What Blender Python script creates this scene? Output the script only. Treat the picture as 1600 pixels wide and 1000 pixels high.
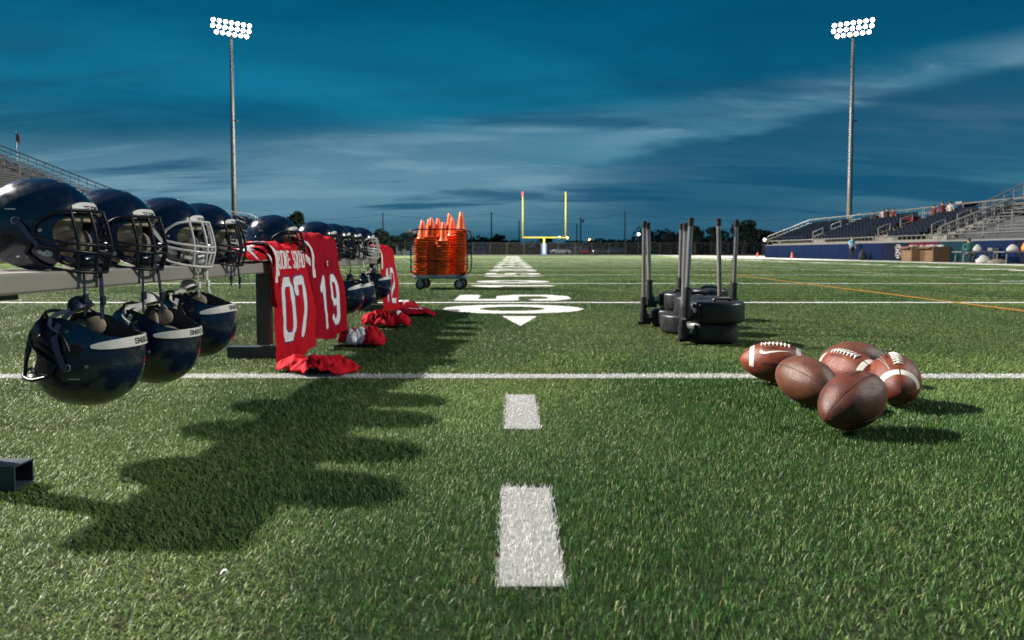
import bpy, math, random
import numpy as np
from mathutils import Vector, Matrix, noise, Quaternion

for _o in list(bpy.data.objects):
    bpy.data.objects.remove(_o, do_unlink=True)
scene = bpy.context.scene
C = scene.collection
R = math.radians
rnd = random.Random(11)

# ---------------------------------------------------------------- camera
CAM_H = 0.57
F_PX = 1080.0            # focal length in pixels of the 1600 px wide photograph
HORIZON, CX = 393.0, 801.0
PITCH = R(2.6)
cam_data = bpy.data.cameras.new('camera')
cam_data.sensor_width = 36.0
cam_data.lens = F_PX / 1600.0 * 36.0
cam_data.shift_y = -((500.0 - HORIZON) - F_PX * math.tan(PITCH)) / 1600.0
cam_data.shift_x = -1.0 / 1600.0
cam_data.clip_start = 0.05
cam_data.clip_end = 6000.0
cam_data.dof.use_dof = True
cam_data.dof.focus_distance = 2.35
cam_data.dof.aperture_fstop = 5.0
cam = bpy.data.objects.new('camera', cam_data)
cam.location = (0, 0, CAM_H)
cam.rotation_euler = (math.pi / 2 - PITCH, 0, 0)
C.objects.link(cam)
scene.camera = cam

# ---------------------------------------------------------------- colour management
scene.view_settings.view_transform = 'Standard'
scene.view_settings.look = 'None'
scene.view_settings.exposure = 0.0
scene.view_settings.gamma = 1.0
scene.view_settings.use_curve_mapping = False
scene.cycles.max_bounces = 6
scene.cycles.diffuse_bounces = 2
scene.cycles.glossy_bounces = 3
scene.cycles.transmission_bounces = 6
scene.cycles.transparent_max_bounces = 8
scene.cycles.sample_clamp_indirect = 4.0
scene.cycles.use_denoising = True

# ---------------------------------------------------------------- world: dusk sky with clouds
world = bpy.data.worlds.new('World')
scene.world = world
world.use_nodes = True
wn, wl = world.node_tree.nodes, world.node_tree.links
wn.clear()


def wnode(t, **kw):
    n = wn.new(t)
    for k, v in kw.items():
        setattr(n, k, v)
    return n


def wmath(op, a, b=None, clamp=False):
    n = wn.new('ShaderNodeMath')
    n.operation = op
    n.use_clamp = clamp
    for i, s in enumerate((a, b)):
        if s is None:
            continue
        if isinstance(s, (int, float)):
            n.inputs[i].default_value = s
        else:
            wl.new(s, n.inputs[i])
    return n.outputs[0]


def wramp(fac, stops, interp='EASE'):
    n = wn.new('ShaderNodeValToRGB')
    n.color_ramp.interpolation = interp
    e = n.color_ramp.elements
    while len(e) < len(stops):
        e.new(0.5)
    for el, (p, c) in zip(e, stops):
        el.position = p
        el.color = (c, c, c, 1) if isinstance(c, (int, float)) else (*c, 1)
    wl.new(fac, n.inputs[0])
    return n.outputs[0]


def wmix(fac, a, b, blend='MIX'):
    n = wn.new('ShaderNodeMix')
    n.data_type = 'RGBA'
    n.blend_type = blend
    for sock, s in ((n.inputs[0], fac), (n.inputs[6], a), (n.inputs[7], b)):
        if isinstance(s, (int, float)):
            sock.default_value = s
        elif isinstance(s, tuple):
            sock.default_value = (*s, 1)
        else:
            wl.new(s, sock)
    return n.outputs[2]


tc = wnode('ShaderNodeTexCoord')
sep = wnode('ShaderNodeSeparateXYZ')
wl.new(tc.outputs['Generated'], sep.inputs[0])
zc = wmath('MAXIMUM', sep.outputs[2], 0.0)
den = wmath('ADD', zc, 0.16)
px = wmath('DIVIDE', sep.outputs[0], den)
py = wmath('DIVIDE', sep.outputs[1], den)
comb = wnode('ShaderNodeCombineXYZ')
wl.new(px, comb.inputs[0])
wl.new(py, comb.inputs[1])


def cloud(scale, loc, rot, stretch, detail=5.0, rough=0.55, dist=0.3):
    m = wnode('ShaderNodeMapping')
    m.inputs['Location'].default_value = loc
    m.inputs['Rotation'].default_value = (0, 0, rot)
    m.inputs['Scale'].default_value = stretch
    wl.new(comb.outputs[0], m.inputs[0])
    n = wnode('ShaderNodeTexNoise')
    n.inputs['Scale'].default_value = scale
    n.inputs['Detail'].default_value = detail
    n.inputs['Roughness'].default_value = rough
    n.inputs['Distortion'].default_value = dist
    wl.new(m.outputs[0], n.inputs['Vector'])
    return n.outputs['Fac']


SUN_EL, SUN_ROT = R(1.5), R(180)
nish = wnode('ShaderNodeTexSky')
nish.sky_type = 'NISHITA'
nish.sun_disc = False
nish.sun_elevation = SUN_EL
nish.sun_rotation = SUN_ROT
nish.dust_density = 1.0
nish.ozone_density = 4.0
# twilight gradient by height, with a little of the physical sky's last light
grad = wramp(sep.outputs[2], [(0.0, (0.034, 0.128, 0.196)), (0.05, (0.060, 0.192, 0.280)), (0.12, (0.034, 0.196, 0.305)),
                              (0.20, (0.006, 0.166, 0.295)), (0.34, (0.001, 0.138, 0.262)), (0.7, (0.001, 0.055, 0.120))])
nishd = wmix(1.0, nish.outputs[0], (0.020, 0.026, 0.030), 'MULTIPLY')
base = wmix(0.08, grad, nishd)
# heavy cloud deck: large soft masses, darker than the gaps between them
big = cloud(0.50, (5.6, 2.9, 0), R(14), (0.55, 1.0, 1), 9.0, 0.60, 0.5)
bigm = wramp(big, [(0.40, 0.0), (0.63, 1.0)])
dark = wmix(1.0, base, (0.38, 0.58, 0.66), 'MULTIPLY')
sky0 = wmix(bigm, base, dark)
# finer billows within the deck
fine_c = cloud(1.15, (2.7, 7.4, 0), R(9), (0.50, 1.0, 1), 9.0, 0.62, 0.45)
sky1 = wmix(1.0, sky0, wramp(fine_c, [(0.30, (0.74, 0.80, 0.83)), (0.70, (1.30, 1.18, 1.13))]), 'MULTIPLY')
# the lighter band of thin cloud that climbs to the right
centre = wmath('ADD', wmath('MULTIPLY', wmath('MINIMUM', wmath('MAXIMUM', sep.outputs[0], -0.7), 0.8), 0.095), 0.118)
off = wmath('ABSOLUTE', wmath('SUBTRACT', sep.outputs[2], centre))
bandw = wramp(off, [(0.0, 1.0), (0.035, 0.80), (0.085, 0.0)])
bn = cloud(0.75, (0.4, 6.2, 0), R(-8), (0.36, 1.15, 1), 7.0, 0.55, 0.3)
xw = wramp(wmath('ADD', wmath('MULTIPLY', sep.outputs[0], 0.5), 0.5), [(0.50, 1.0), (0.66, 0.45), (0.9, 0.30)])
bandm = wmath('MULTIPLY', wmath('MULTIPLY', bandw, xw), wramp(bn, [(0.30, 0.30), (0.58, 1.0)]))
sky2 = wmix(wmath('MULTIPLY', bandm, 0.85), sky1, (0.132, 0.285, 0.385))
wisps = cloud(1.9, (1.3, 9.1, 0), R(-9), (0.42, 1.35, 1), 9.0, 0.60, 0.35)
wispm = wmath('MULTIPLY', wramp(wisps, [(0.48, 0.0), (0.66, 0.85)]), bandw)
sky3 = wmix(wispm, sky2, (0.180, 0.340, 0.440))
streak = cloud(1.15, (8.3, 3.4, 0), R(-10), (0.40, 1.6, 1), 8.0, 0.60, 0.3)
streakm = wmath('MULTIPLY', wramp(streak, [(0.52, 0.0), (0.63, 0.85)]), wramp(sep.outputs[2], [(0.01, 0.0), (0.05, 1.0), (0.2, 0.8), (0.28, 0.0)]))
sky3b = wmix(streakm, sky3, (0.010, 0.088, 0.175))
# a dark bank of cloud low on the right and the bright torn edge above it
edge_l = wmath('ADD', wmath('MULTIPLY', sep.outputs[0], 0.20), 0.108)
tear = cloud(2.2, (4.3, 1.1, 0), R(-12), (0.45, 1.2, 1), 9.0, 0.62, 0.4)
edge_n = wmath('ADD', edge_l, wmath('MULTIPLY', wmath('SUBTRACT', tear, 0.5), 0.07))
below = wmath('SUBTRACT', edge_n, sep.outputs[2])
xr = wramp(wmath('ADD', wmath('MULTIPLY', sep.outputs[0], 0.5), 0.5), [(0.50, 0.0), (0.62, 1.0)])
bank = wmath('MULTIPLY', wmath('MULTIPLY', wramp(below, [(0.0, 0.0), (0.018, 1.0), (0.10, 0.85), (0.15, 0.25)]), xr), 0.85)
sky3c = wmix(bank, sky3b, (0.006, 0.082, 0.165))
rim_ = wmath('MULTIPLY', wmath('MULTIPLY', wramp(wmath('ABSOLUTE', wmath('ADD', below, 0.010)), [(0.0, 1.0), (0.006, 0.6), (0.020, 0.0)]), xr), wramp(tear, [(0.42, 0.0), (0.62, 0.75)]))
sky4 = wmix(rim_, sky3c, (0.150, 0.320, 0.430))
bg = wnode('ShaderNodeBackground')
wl.new(sky4, bg.inputs[0])
bg.inputs[1].default_value = 1.0
wo = wnode('ShaderNodeOutputWorld')
wl.new(bg.outputs[0], wo.inputs[0])


# ---------------------------------------------------------------- floodlights of the stadium (the two far banks are in view)
def flood(name, loc, target, power, radius, color, cone=150, blend=0.6):
    ld = bpy.data.lights.new(name, 'SPOT')
    ld.energy = power
    ld.shadow_soft_size = radius
    ld.color = color
    ld.spot_size = R(cone)
    ld.spot_blend = blend
    o = bpy.data.objects.new(name, ld)
    o.location = loc
    d = Vector(target) - Vector(loc)
    o.rotation_euler = d.to_track_quat('-Z', 'Y').to_euler()
    C.objects.link(o)
    return o


LAMP_COL = (1.0, 0.955, 0.86)
flood('floodlight_bank_west', (-39.5, 14.6, 30.2), (0, 6, 0), 345000, 0.65, LAMP_COL, 104, 0.4)
flood('floodlight_bank_east', (42.0, 3.4, 29.0), (0, 6, 0), 72000, 0.9, LAMP_COL, 92, 0.4)
flood('floodlight_bank_far_west', (-28.6, 73.0, 24.6), (6, 76, 0), 270000, 1.5, LAMP_COL, 118, 0.5)
flood('floodlight_bank_far_east', (34.8, 73.0, 24.6), (0, 76, 0), 270000, 1.5, LAMP_COL, 118, 0.5)


# ---------------------------------------------------------------- helpers
def P(x, y):
    """ground point under a pixel of the photograph"""
    d = CAM_H * F_PX / (y - HORIZON)
    return Vector(((x - CX) * d / F_PX, d, 0))


def tag(o, label=None, cat=None, group=None, kind=None):
    if label:
        o['label'] = label
    if cat:
        o['category'] = cat
    if group:
        o['group'] = group
    if kind:
        o['kind'] = kind
    return o


def empty(name, loc=(0, 0, 0), rot=(0, 0, 0), label=None, cat=None, group=None):
    o = bpy.data.objects.new(name, None)
    o.empty_display_size = 0.1
    o.location = loc
    o.rotation_euler = rot
    C.objects.link(o)
    return tag(o, label, cat, group)


def link(name, mesh, parent=None, loc=None, rot=None, scale=None):
    o = bpy.data.objects.new(name, mesh)
    C.objects.link(o)
    if parent is not None:
        o.parent = parent
    if loc is not None:
        o.location = loc
    if rot is not None:
        o.rotation_euler = rot
    if scale is not None:
        o.scale = scale
    return o


def copy_tree(o, parent=None):
    c = o.copy()
    C.objects.link(c)
    c.parent = parent
    for ch in o.children:
        copy_tree(ch, c)
    return c


class MB:
    """collects shapes, then links them as one mesh"""

    def __init__(s):
        s.v, s.f, s.m = [], [], []

    def add(s, verts, faces, mi=0):
        b = len(s.v)
        s.v += [tuple(p) for p in verts]
        s.f += [tuple(i + b for i in f) for f in faces]
        s.m += [mi] * len(faces)
        return s

    def box(s, c, d, mi=0, rot=None, taper=1.0):
        hx, hy, hz = d[0] / 2, d[1] / 2, d[2] / 2
        pts = []
        for z, k in ((-hz, 1.0), (hz, taper)):
            for x, y in ((-hx, -hy), (hx, -hy), (hx, hy), (-hx, hy)):
                p = Vector((x * k, y * k, z))
                if rot is not None:
                    p = rot @ p
                pts.append(p + Vector(c))
        s.add(pts, [(3, 2, 1, 0), (4, 5, 6, 7), (0, 1, 5, 4), (1, 2, 6, 5), (2, 3, 7, 6), (3, 0, 4, 7)], mi)
        return s

    def rbox(s, c, d, r, mi=0, rot=None):
        """box with its vertical edges and rims bevelled"""
        hx, hy, hz = d[0] / 2, d[1] / 2, d[2] / 2
        rings = []
        for z, k in ((-hz, r), (-hz + r, 0), (hz - r, 0), (hz, r)):
            ring = []
            for sx, sy, a0 in ((1, 1, 0), (-1, 1, 90), (-1, -1, 180), (1, -1, 270)):
                for a in (0, 45, 90):
                    t = R(a0 + a)
                    ring.append(Vector((sx * (hx - r) + (r - k * 0.7) * math.cos(t), sy * (hy - r) + (r - k * 0.7) * math.sin(t), z)))
            rings.append(ring)
        s.loft([[(rot @ p if rot is not None else p) + Vector(c) for p in ring] for ring in rings], True, True, mi)
        return s

    def loft(s, rings, closed=True, caps=True, mi=0):
        n = len(rings[0])
        verts = [p for r in rings for p in r]
        faces = []
        for i in range(len(rings) - 1):
            for j in range(n if closed else n - 1):
                k = (j + 1) % n
                faces.append((i * n + j, i * n + k, (i + 1) * n + k, (i + 1) * n + j))
        if caps and closed:
            faces.append(tuple(range(n - 1, -1, -1)))
            faces.append(tuple((len(rings) - 1) * n + j for j in range(n)))
        return s.add(verts, faces, mi)

    def lathe(s, prof, n=16, c=(0, 0, 0), mi=0, rot=None):
        rings = []
        for r, z in prof:
            ring = []
            for j in range(n):
                a = 2 * math.pi * j / n
                p = Vector((r * math.cos(a), r * math.sin(a), z))
                if rot is not None:
                    p = rot @ p
                ring.append(p + Vector(c))
            rings.append(ring)
        return s.loft(rings, True, True, mi)

    def tube(s, pts, r, n=6, mi=0, smooth=0, flat=None, up=None):
        """sweep a round (or flat = (width, thickness)) section along pts"""
        pts = [Vector(p) for p in pts]
        if smooth and len(pts) > 2:
            pts = catmull(pts, smooth)
        rad = r if isinstance(r, (list, tuple)) else [r] * len(pts)
        if len(rad) != len(pts):
            rad = [rad[min(len(rad) - 1, int(i * len(rad) / len(pts)))] for i in range(len(pts))]
        t0 = (pts[1] - pts[0]).normalized()
        if up is None:
            up = Vector((0, 0, 1)) if abs(t0.z) < 0.9 else Vector((0, 1, 0))
        nrm = (Vector(up) - t0 * Vector(up).dot(t0)).normalized()
        rings = []
        for i, p in enumerate(pts):
            if i == 0:
                t = t0
            elif i == len(pts) - 1:
                t = (pts[i] - pts[i - 1]).normalized()
            else:
                t = ((pts[i + 1] - p).normalized() + (p - pts[i - 1]).normalized())
                t = t.normalized() if t.length > 1e-6 else t0
            nrm = nrm - t * nrm.dot(t)
            nrm = nrm.normalized() if nrm.length > 1e-6 else t.orthogonal().normalized()
            b = t.cross(nrm)
            if flat:
                w, h = flat[0] / 2, flat[1] / 2
                ring = [p + b * w + nrm * h, p - b * w + nrm * h, p - b * w - nrm * h, p + b * w - nrm * h]
            else:
                ring = [p + (nrm * math.cos(2 * math.pi * j / n) + b * math.sin(2 * math.pi * j / n)) * rad[i] for j in range(n)]
            rings.append(ring)
        return s.loft(rings, True, True, mi)

    def ball(s, c, r, mi=0, nu=10, nv=6, rot=None):
        r = (r, r, r) if isinstance(r, (int, float)) else r
        prof = []
        rings = []
        for i in range(nv + 1):
            e = -math.pi / 2 + math.pi * i / nv
            ce = max(math.cos(e), 0.02)
            ring = []
            for j in range(nu):
                a = 2 * math.pi * j / nu
                p = Vector((r[0] * ce * math.cos(a), r[1] * ce * math.sin(a), r[2] * math.sin(e)))
                if rot is not None:
                    p = rot @ p
                ring.append(p + Vector(c))
            rings.append(ring)
        return s.loft(rings, True, True, mi)

    def mesh(s, name, mats, smooth=False, angle=None):
        me = bpy.data.meshes.new(name)
        me.from_pydata(s.v, [], s.f)
        for m in (mats if isinstance(mats, (list, tuple)) else [mats]):
            me.materials.append(m)
        if any(s.m):
            me.polygons.foreach_set('material_index', s.m)
        if smooth:
            me.polygons.foreach_set('use_smooth', [True] * len(s.f))
            if angle is not None:
                try:
                    me.set_sharp_from_angle(angle=R(angle))
                except Exception:
                    pass
        me.update()
        return me

    def build(s, name, mats, parent=None, smooth=False, angle=None, **kw):
        return link(name, s.mesh(name, mats, smooth, angle), parent, **kw)


def catmull(pts, k):
    out = []
    n = len(pts)
    for i in range(n - 1):
        p0, p1, p2, p3 = pts[max(i - 1, 0)], pts[i], pts[i + 1], pts[min(i + 2, n - 1)]
        for j in range(k):
            t = j / k
            out.append(0.5 * ((2 * p1) + (p2 - p0) * t + (2 * p0 - 5 * p1 + 4 * p2 - p3) * t * t + (3 * p1 - p0 - 3 * p2 + p3) * t ** 3))
    out.append(pts[-1].copy())
    return out


# ---------------------------------------------------------------- materials
def mat(name, col, rough=0.6, metal=0.0, spec=0.5, var=0.12, vscale=8.0, bump=0.0, bscale=60.0, bdist=0.002, coat=0.0, emis=None, estr=0.0,
        alpha=None, trans=0.0, sheen=0.0, rvar=0.0, col2=None, c2stops=(0.45, 0.6), c2scale=6.0, sub=0.0, voro=False, aniso=0.0):
    m = bpy.data.materials.new(name)
    m.use_nodes = True
    nt = m.node_tree
    n, l = nt.nodes, nt.links
    b = n['Principled BSDF']
    b.inputs['Roughness'].default_value = rough
    b.inputs['Metallic'].default_value = metal
    b.inputs['Specular IOR Level'].default_value = spec
    b.inputs['Coat Weight'].default_value = coat
    b.inputs['Coat Roughness'].default_value = 0.06
    b.inputs['Transmission Weight'].default_value = trans
    if sheen:
        b.inputs['Sheen Weight'].default_value = sheen
        b.inputs['Sheen Roughness'].default_value = 0.5
    tcn = n.new('ShaderNodeTexCoord')
    nz = n.new('ShaderNodeTexNoise')
    nz.inputs['Scale'].default_value = vscale
    nz.inputs['Detail'].default_value = 5
    l.new(tcn.outputs['Object'], nz.inputs['Vector'])
    rp = n.new('ShaderNodeValToRGB')
    e = rp.color_ramp.elements
    e[0].position, e[1].position = 0.3, 0.7
    e[0].color = (*[c * (1 - var) for c in col], 1)
    e[1].color = (*[min(1, c * (1 + var)) for c in col], 1)
    l.new(nz.outputs['Fac'], rp.inputs[0])
    out = rp.outputs[0]
    if col2:
        nz2 = n.new('ShaderNodeTexNoise')
        nz2.inputs['Scale'].default_value = c2scale
        nz2.inputs['Detail'].default_value = 6
        l.new(tcn.outputs['Object'], nz2.inputs['Vector'])
        rp2 = n.new('ShaderNodeValToRGB')
        rp2.color_ramp.elements[0].position, rp2.color_ramp.elements[1].position = c2stops
        l.new(nz2.outputs['Fac'], rp2.inputs[0])
        mx = n.new('ShaderNodeMix')
        mx.data_type = 'RGBA'
        l.new(rp2.outputs[0], mx.inputs[0])
        l.new(out, mx.inputs[6])
        mx.inputs[7].default_value = (*col2, 1)
        out = mx.outputs[2]
    l.new(out, b.inputs['Base Color'])
    if rvar:
        nr = n.new('ShaderNodeTexNoise')
        nr.inputs['Scale'].default_value = vscale * 2.5
        nr.inputs['Detail'].default_value = 6
        l.new(tcn.outputs['Object'], nr.inputs['Vector'])
        mr = n.new('ShaderNodeMapRange')
        mr.inputs[1].default_value, mr.inputs[2].default_value = 0.3, 0.7
        mr.inputs[3].default_value, mr.inputs[4].default_value = max(0.02, rough - rvar), min(1, rough + rvar)
        l.new(nr.outputs['Fac'], mr.inputs[0])
        l.new(mr.outputs[0], b.inputs['Roughness'])
    if bump:
        if voro:
            nb = n.new('ShaderNodeTexVoronoi')
            nb.inputs['Scale'].default_value = bscale
            bo = nb.outputs['Distance']
        else:
            nb = n.new('ShaderNodeTexNoise')
            nb.inputs['Scale'].default_value = bscale
            nb.inputs['Detail'].default_value = 3
            bo = nb.outputs['Fac']
        l.new(tcn.outputs['Object'], nb.inputs['Vector'])
        bp = n.new('ShaderNodeBump')
        bp.inputs['Strength'].default_value = bump
        bp.inputs['Distance'].default_value = bdist
        l.new(bo, bp.inputs['Height'])
        l.new(bp.outputs[0], b.inputs['Normal'])
    if emis:
        b.inputs['Emission Color'].default_value = (*emis, 1)
        b.inputs['Emission Strength'].default_value = estr
    if alpha is not None:
        b.inputs['Alpha'].default_value = alpha
    return m


M = {}
M['navy_shell'] = mat('navy_shell', (0.004, 0.010, 0.032), 0.22, spec=0.5, var=0.25, coat=0.5, rvar=0.09, vscale=14, bump=0.04, bscale=9, bdist=0.004)
def add_scuffs(m, col, amount):
    """scratches and paint transfer, different on every object that carries the material"""
    n, l = m.node_tree.nodes, m.node_tree.links
    b = n['Principled BSDF']
    src = b.inputs['Base Color'].links[0].from_socket
    tcn, oi = n.new('ShaderNodeTexCoord'), n.new('ShaderNodeObjectInfo')
    vm = n.new('ShaderNodeVectorMath')
    vm.operation = 'MULTIPLY_ADD'
    cmb = n.new('ShaderNodeCombineXYZ')
    for k in range(3):
        l.new(oi.outputs['Random'], cmb.inputs[k])
    l.new(cmb.outputs[0], vm.inputs[0])
    vm.inputs[1].default_value = (37.0, 91.0, 53.0)
    l.new(tcn.outputs['Object'], vm.inputs[2])
    mp = n.new('ShaderNodeMapping')
    mp.inputs['Scale'].default_value = (1.0, 3.4, 7.0)
    mp.inputs['Rotation'].default_value = (0.3, 0.5, 0.8)
    l.new(vm.outputs[0], mp.inputs[0])
    nz = n.new('ShaderNodeTexNoise')
    nz.inputs['Scale'].default_value = 16.0
    nz.inputs['Detail'].default_value = 8
    nz.inputs['Roughness'].default_value = 0.7
    l.new(mp.outputs[0], nz.inputs['Vector'])
    rp = n.new('ShaderNodeValToRGB')
    rp.color_ramp.elements[0].position, rp.color_ramp.elements[1].position = 0.66, 0.74
    rp.color_ramp.elements[1].color = (amount, amount, amount, 1)
    l.new(nz.outputs['Fac'], rp.inputs[0])
    mx = n.new('ShaderNodeMix')
    mx.data_type = 'RGBA'
    l.new(rp.outputs[0], mx.inputs[0])
    l.new(src, mx.inputs[6])
    mx.inputs[7].default_value = (*col, 1)
    l.new(mx.outputs[2], b.inputs['Base Color'])


add_scuffs(M['navy_shell'], (0.16, 0.18, 0.21), 0.75)
M['navy_plastic'] = mat('navy_plastic', (0.006, 0.012, 0.034), 0.35, var=0.2, coat=0.3)
M['navy_strap'] = mat('navy_strap', (0.008, 0.016, 0.050), 0.75, bump=0.4, bscale=400, bdist=0.0006)
M['white_strap'] = mat('white_strap', (0.58, 0.57, 0.54), 0.7, bump=0.4, bscale=400, bdist=0.0006, var=0.18)
M['black_wire'] = mat('black_wire', (0.005, 0.007, 0.013), 0.42, spec=0.35, coat=0.08, var=0.2)
M['white_wire'] = mat('white_wire', (0.70, 0.69, 0.67), 0.35, coat=0.3, var=0.08, vscale=30)
M['cream_pad'] = mat('cream_pad', (0.30, 0.255, 0.19), 0.7, var=0.22, vscale=20, bump=0.2, bscale=80)
M['grey_pad'] = mat('grey_pad', (0.36, 0.35, 0.31), 0.75, var=0.2, vscale=18)
M['liner'] = mat('liner', (0.055, 0.055, 0.058), 0.85, var=0.3)
M['white_rubber'] = mat('white_rubber', (0.72, 0.70, 0.66), 0.5, var=0.12, vscale=40)
M['black_print'] = mat('black_print', (0.010, 0.010, 0.014), 0.6)
M['hole_shade'] = mat('hole_shade', (0.004, 0.004, 0.005), 0.9)  # near-black colour standing for the shade inside small openings
M['steel'] = mat('steel', (0.55, 0.55, 0.56), 0.3, metal=1.0)
M['clear_clip'] = mat('clear_clip', (0.40, 0.43, 0.47), 0.25, coat=0.4, var=0.3, vscale=60)
M['sticker_white'] = mat('sticker_white', (0.62, 0.62, 0.62), 0.45, var=0.25, vscale=120)
M['sticker_teal'] = mat('sticker_teal', (0.14, 0.42, 0.40), 0.45, var=0.3, vscale=90)
M['plank'] = mat('plank', (0.35, 0.32, 0.29), 0.48, metal=0.25, var=0.10, vscale=3, rvar=0.1, bump=0.05, bscale=30)
M['bench_leg'] = mat('bench_leg', (0.050, 0.064, 0.080), 0.5, metal=0.3, var=0.2, rvar=0.1)
M['jersey_red'] = mat('jersey_red', (0.47, 0.006, 0.016), 0.75, spec=0.12, var=0.08, vscale=14, bump=0.2, bscale=700, bdist=0.0006)
M['jersey_dark'] = mat('jersey_dark', (0.30, 0.003, 0.014), 0.78, spec=0.10, var=0.1, vscale=14, bump=0.2, bscale=700, bdist=0.0006)
M['print_white'] = mat('print_white', (0.74, 0.73, 0.74), 0.55, var=0.06, vscale=30)
M['print_navy'] = mat('print_navy', (0.030, 0.034, 0.16), 0.55)
M['cone'] = mat('cone', (0.95, 0.115, 0.008), 0.40, var=0.10, vscale=10, rvar=0.08)
M['cart_wire'] = mat('cart_wire', (0.02, 0.02, 0.024), 0.4, metal=0.5)
M['cart_deck'] = mat('cart_deck', (0.16, 0.20, 0.25), 0.5, var=0.2)
M['rubber'] = mat('rubber', (0.012, 0.012, 0.014), 0.6, var=0.3)
M['wheel_hub'] = mat('wheel_hub', (0.32, 0.33, 0.34), 0.4, metal=0.6)
M['black_plastic'] = mat('black_plastic', (0.017, 0.018, 0.020), 0.42, var=0.35, vscale=14, rvar=0.13, bump=0.12, bscale=50, bdist=0.002)
M['clear_pole'] = mat('clear_pole', (0.33, 0.31, 0.31), 0.13, spec=0.6, var=0.3, vscale=8, coat=0.6, metal=0.55)
M['label_white'] = mat('label_white', (0.6, 0.6, 0.58), 0.5, var=0.3, vscale=200)
M['leather'] = mat('leather', (0.115, 0.031, 0.018), 0.42, var=0.30, vscale=18, bump=0.5, bscale=430, bdist=0.0016, voro=True, rvar=0.10, col2=(0.050, 0.015, 0.011), c2stops=(0.5, 0.75), c2scale=14)
M['leather_red'] = mat('leather_red', (0.185, 0.036, 0.015), 0.42, var=0.25, vscale=18, bump=0.5, bscale=430, bdist=0.0016, voro=True, rvar=0.10, col2=(0.095, 0.020, 0.011), c2stops=(0.5, 0.75), c2scale=12)
M['leather_worn'] = mat('leather_worn', (0.130, 0.048, 0.028), 0.40, var=0.30, vscale=14, bump=0.5, bscale=430, bdist=0.0016, voro=True, rvar=0.10, col2=(0.058, 0.022, 0.017), c2stops=(0.48, 0.72), c2scale=12)
for _k in ('leather', 'leather_red', 'leather_worn'):
    add_scuffs(M[_k], (0.24, 0.15, 0.11), 0.5)
M['seam'] = mat('seam', (0.030, 0.012, 0.010), 0.7)
M['lace'] = mat('lace', (0.70, 0.66, 0.60), 0.6, var=0.15, vscale=80)
M['ball_white'] = mat('ball_white', (0.66, 0.62, 0.56), 0.5, var=0.12, vscale=50)
M['yellow_paint'] = mat('yellow_paint', (0.42, 0.35, 0.042), 0.5, var=0.08)
M['pad_blue'] = mat('pad_blue', (0.12, 0.17, 0.36), 0.6)
M['ribbon_red'] = mat('ribbon_red', (0.45, 0.03, 0.05), 0.7)
M['galv'] = mat('galv', (0.20, 0.20, 0.20), 0.5, metal=0.5, var=0.15, vscale=2)
M['lamp_body'] = mat('lamp_body', (0.10, 0.10, 0.10), 0.5, metal=0.4)
M['lamp_lens'] = mat('lamp_lens', (0.9, 0.9, 0.9), 0.3, emis=(1.0, 0.97, 0.90), estr=14.0)
M['street_lamp_white'] = mat('street_lamp_white', (0.9, 0.9, 0.85), 0.3, emis=(1.0, 0.93, 0.75), estr=9.0)
M['street_lamp_amber'] = mat('street_lamp_amber', (0.9, 0.7, 0.4), 0.3, emis=(1.0, 0.55, 0.22), estr=6.0)
M['concrete'] = mat('concrete', (0.16, 0.15, 0.135), 0.85, spec=0.2, var=0.2, vscale=2, bump=0.2, bscale=20)
M['alu_bleacher'] = mat('alu_bleacher', (0.05, 0.053, 0.056), 0.7, spec=0.2, var=0.15, vscale=1.5)
M['seat_blue'] = mat('seat_blue', (0.0018, 0.005, 0.013), 0.6, spec=0.12, var=0.2, vscale=2)
M['wall_blue'] = mat('wall_blue', (0.001, 0.008, 0.036), 0.7, spec=0.08, var=0.12, vscale=1.5)
M['wall_navy'] = mat('wall_navy', (0.0025, 0.005, 0.018), 0.7, spec=0.08, var=0.15, vscale=1.5)
M['wall_red'] = mat('wall_red', (0.055, 0.003, 0.009), 0.7, spec=0.08, var=0.15, vscale=1.5)
M['wall_teal'] = mat('wall_teal', (0.003, 0.020, 0.030), 0.7, spec=0.08, var=0.15, vscale=1.5)
M['rail'] = mat('rail', (0.13, 0.127, 0.123), 0.55, spec=0.3)
M['bleacher_seat'] = mat('bleacher_seat', (0.095, 0.10, 0.105), 0.6, spec=0.25, var=0.2)
M['cardboard'] = mat('cardboard', (0.12, 0.066, 0.033), 0.85, var=0.15, vscale=4)
M['cloth_white'] = mat('cloth_white', (0.30, 0.30, 0.29), 0.8, var=0.15)
M['cloth_green'] = mat('cloth_green', (0.012, 0.10, 0.07), 0.8, var=0.2)
M['cloth_lightblue'] = mat('cloth_lightblue', (0.16, 0.42, 0.55), 0.8, var=0.15)
M['cloth_black'] = mat('cloth_black', (0.012, 0.012, 0.015), 0.85)
M['cloth_red'] = mat('cloth_red', (0.10, 0.008, 0.012), 0.8)
M['cloth_pink'] = mat('cloth_pink', (0.34, 0.20, 0.23), 0.8)
M['cloth_orange'] = mat('cloth_orange', (0.7, 0.22, 0.03), 0.8)
M['skin'] = mat('skin', (0.36, 0.20, 0.14), 0.55)
M['hair'] = mat('hair', (0.02, 0.014, 0.01), 0.7)
M['leaf_dark'] = mat('leaf_dark', (0.012, 0.024, 0.012), 0.6, var=0.5, vscale=0.6)
M['bark'] = mat('bark', (0.05, 0.04, 0.03), 0.9)
M['pole_wood'] = mat('pole_wood', (0.05, 0.045, 0.04), 0.9)
M['wire'] = mat('wire', (0.02, 0.02, 0.02), 0.7)
M['building_wall'] = mat('building_wall', (0.22, 0.24, 0.27), 0.8, var=0.1, vscale=1)
M['building_roof'] = mat('building_roof', (0.05, 0.05, 0.06), 0.8)
M['window_glass'] = mat('window_glass', (0.02, 0.025, 0.03), 0.1, coat=0.5)
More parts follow.
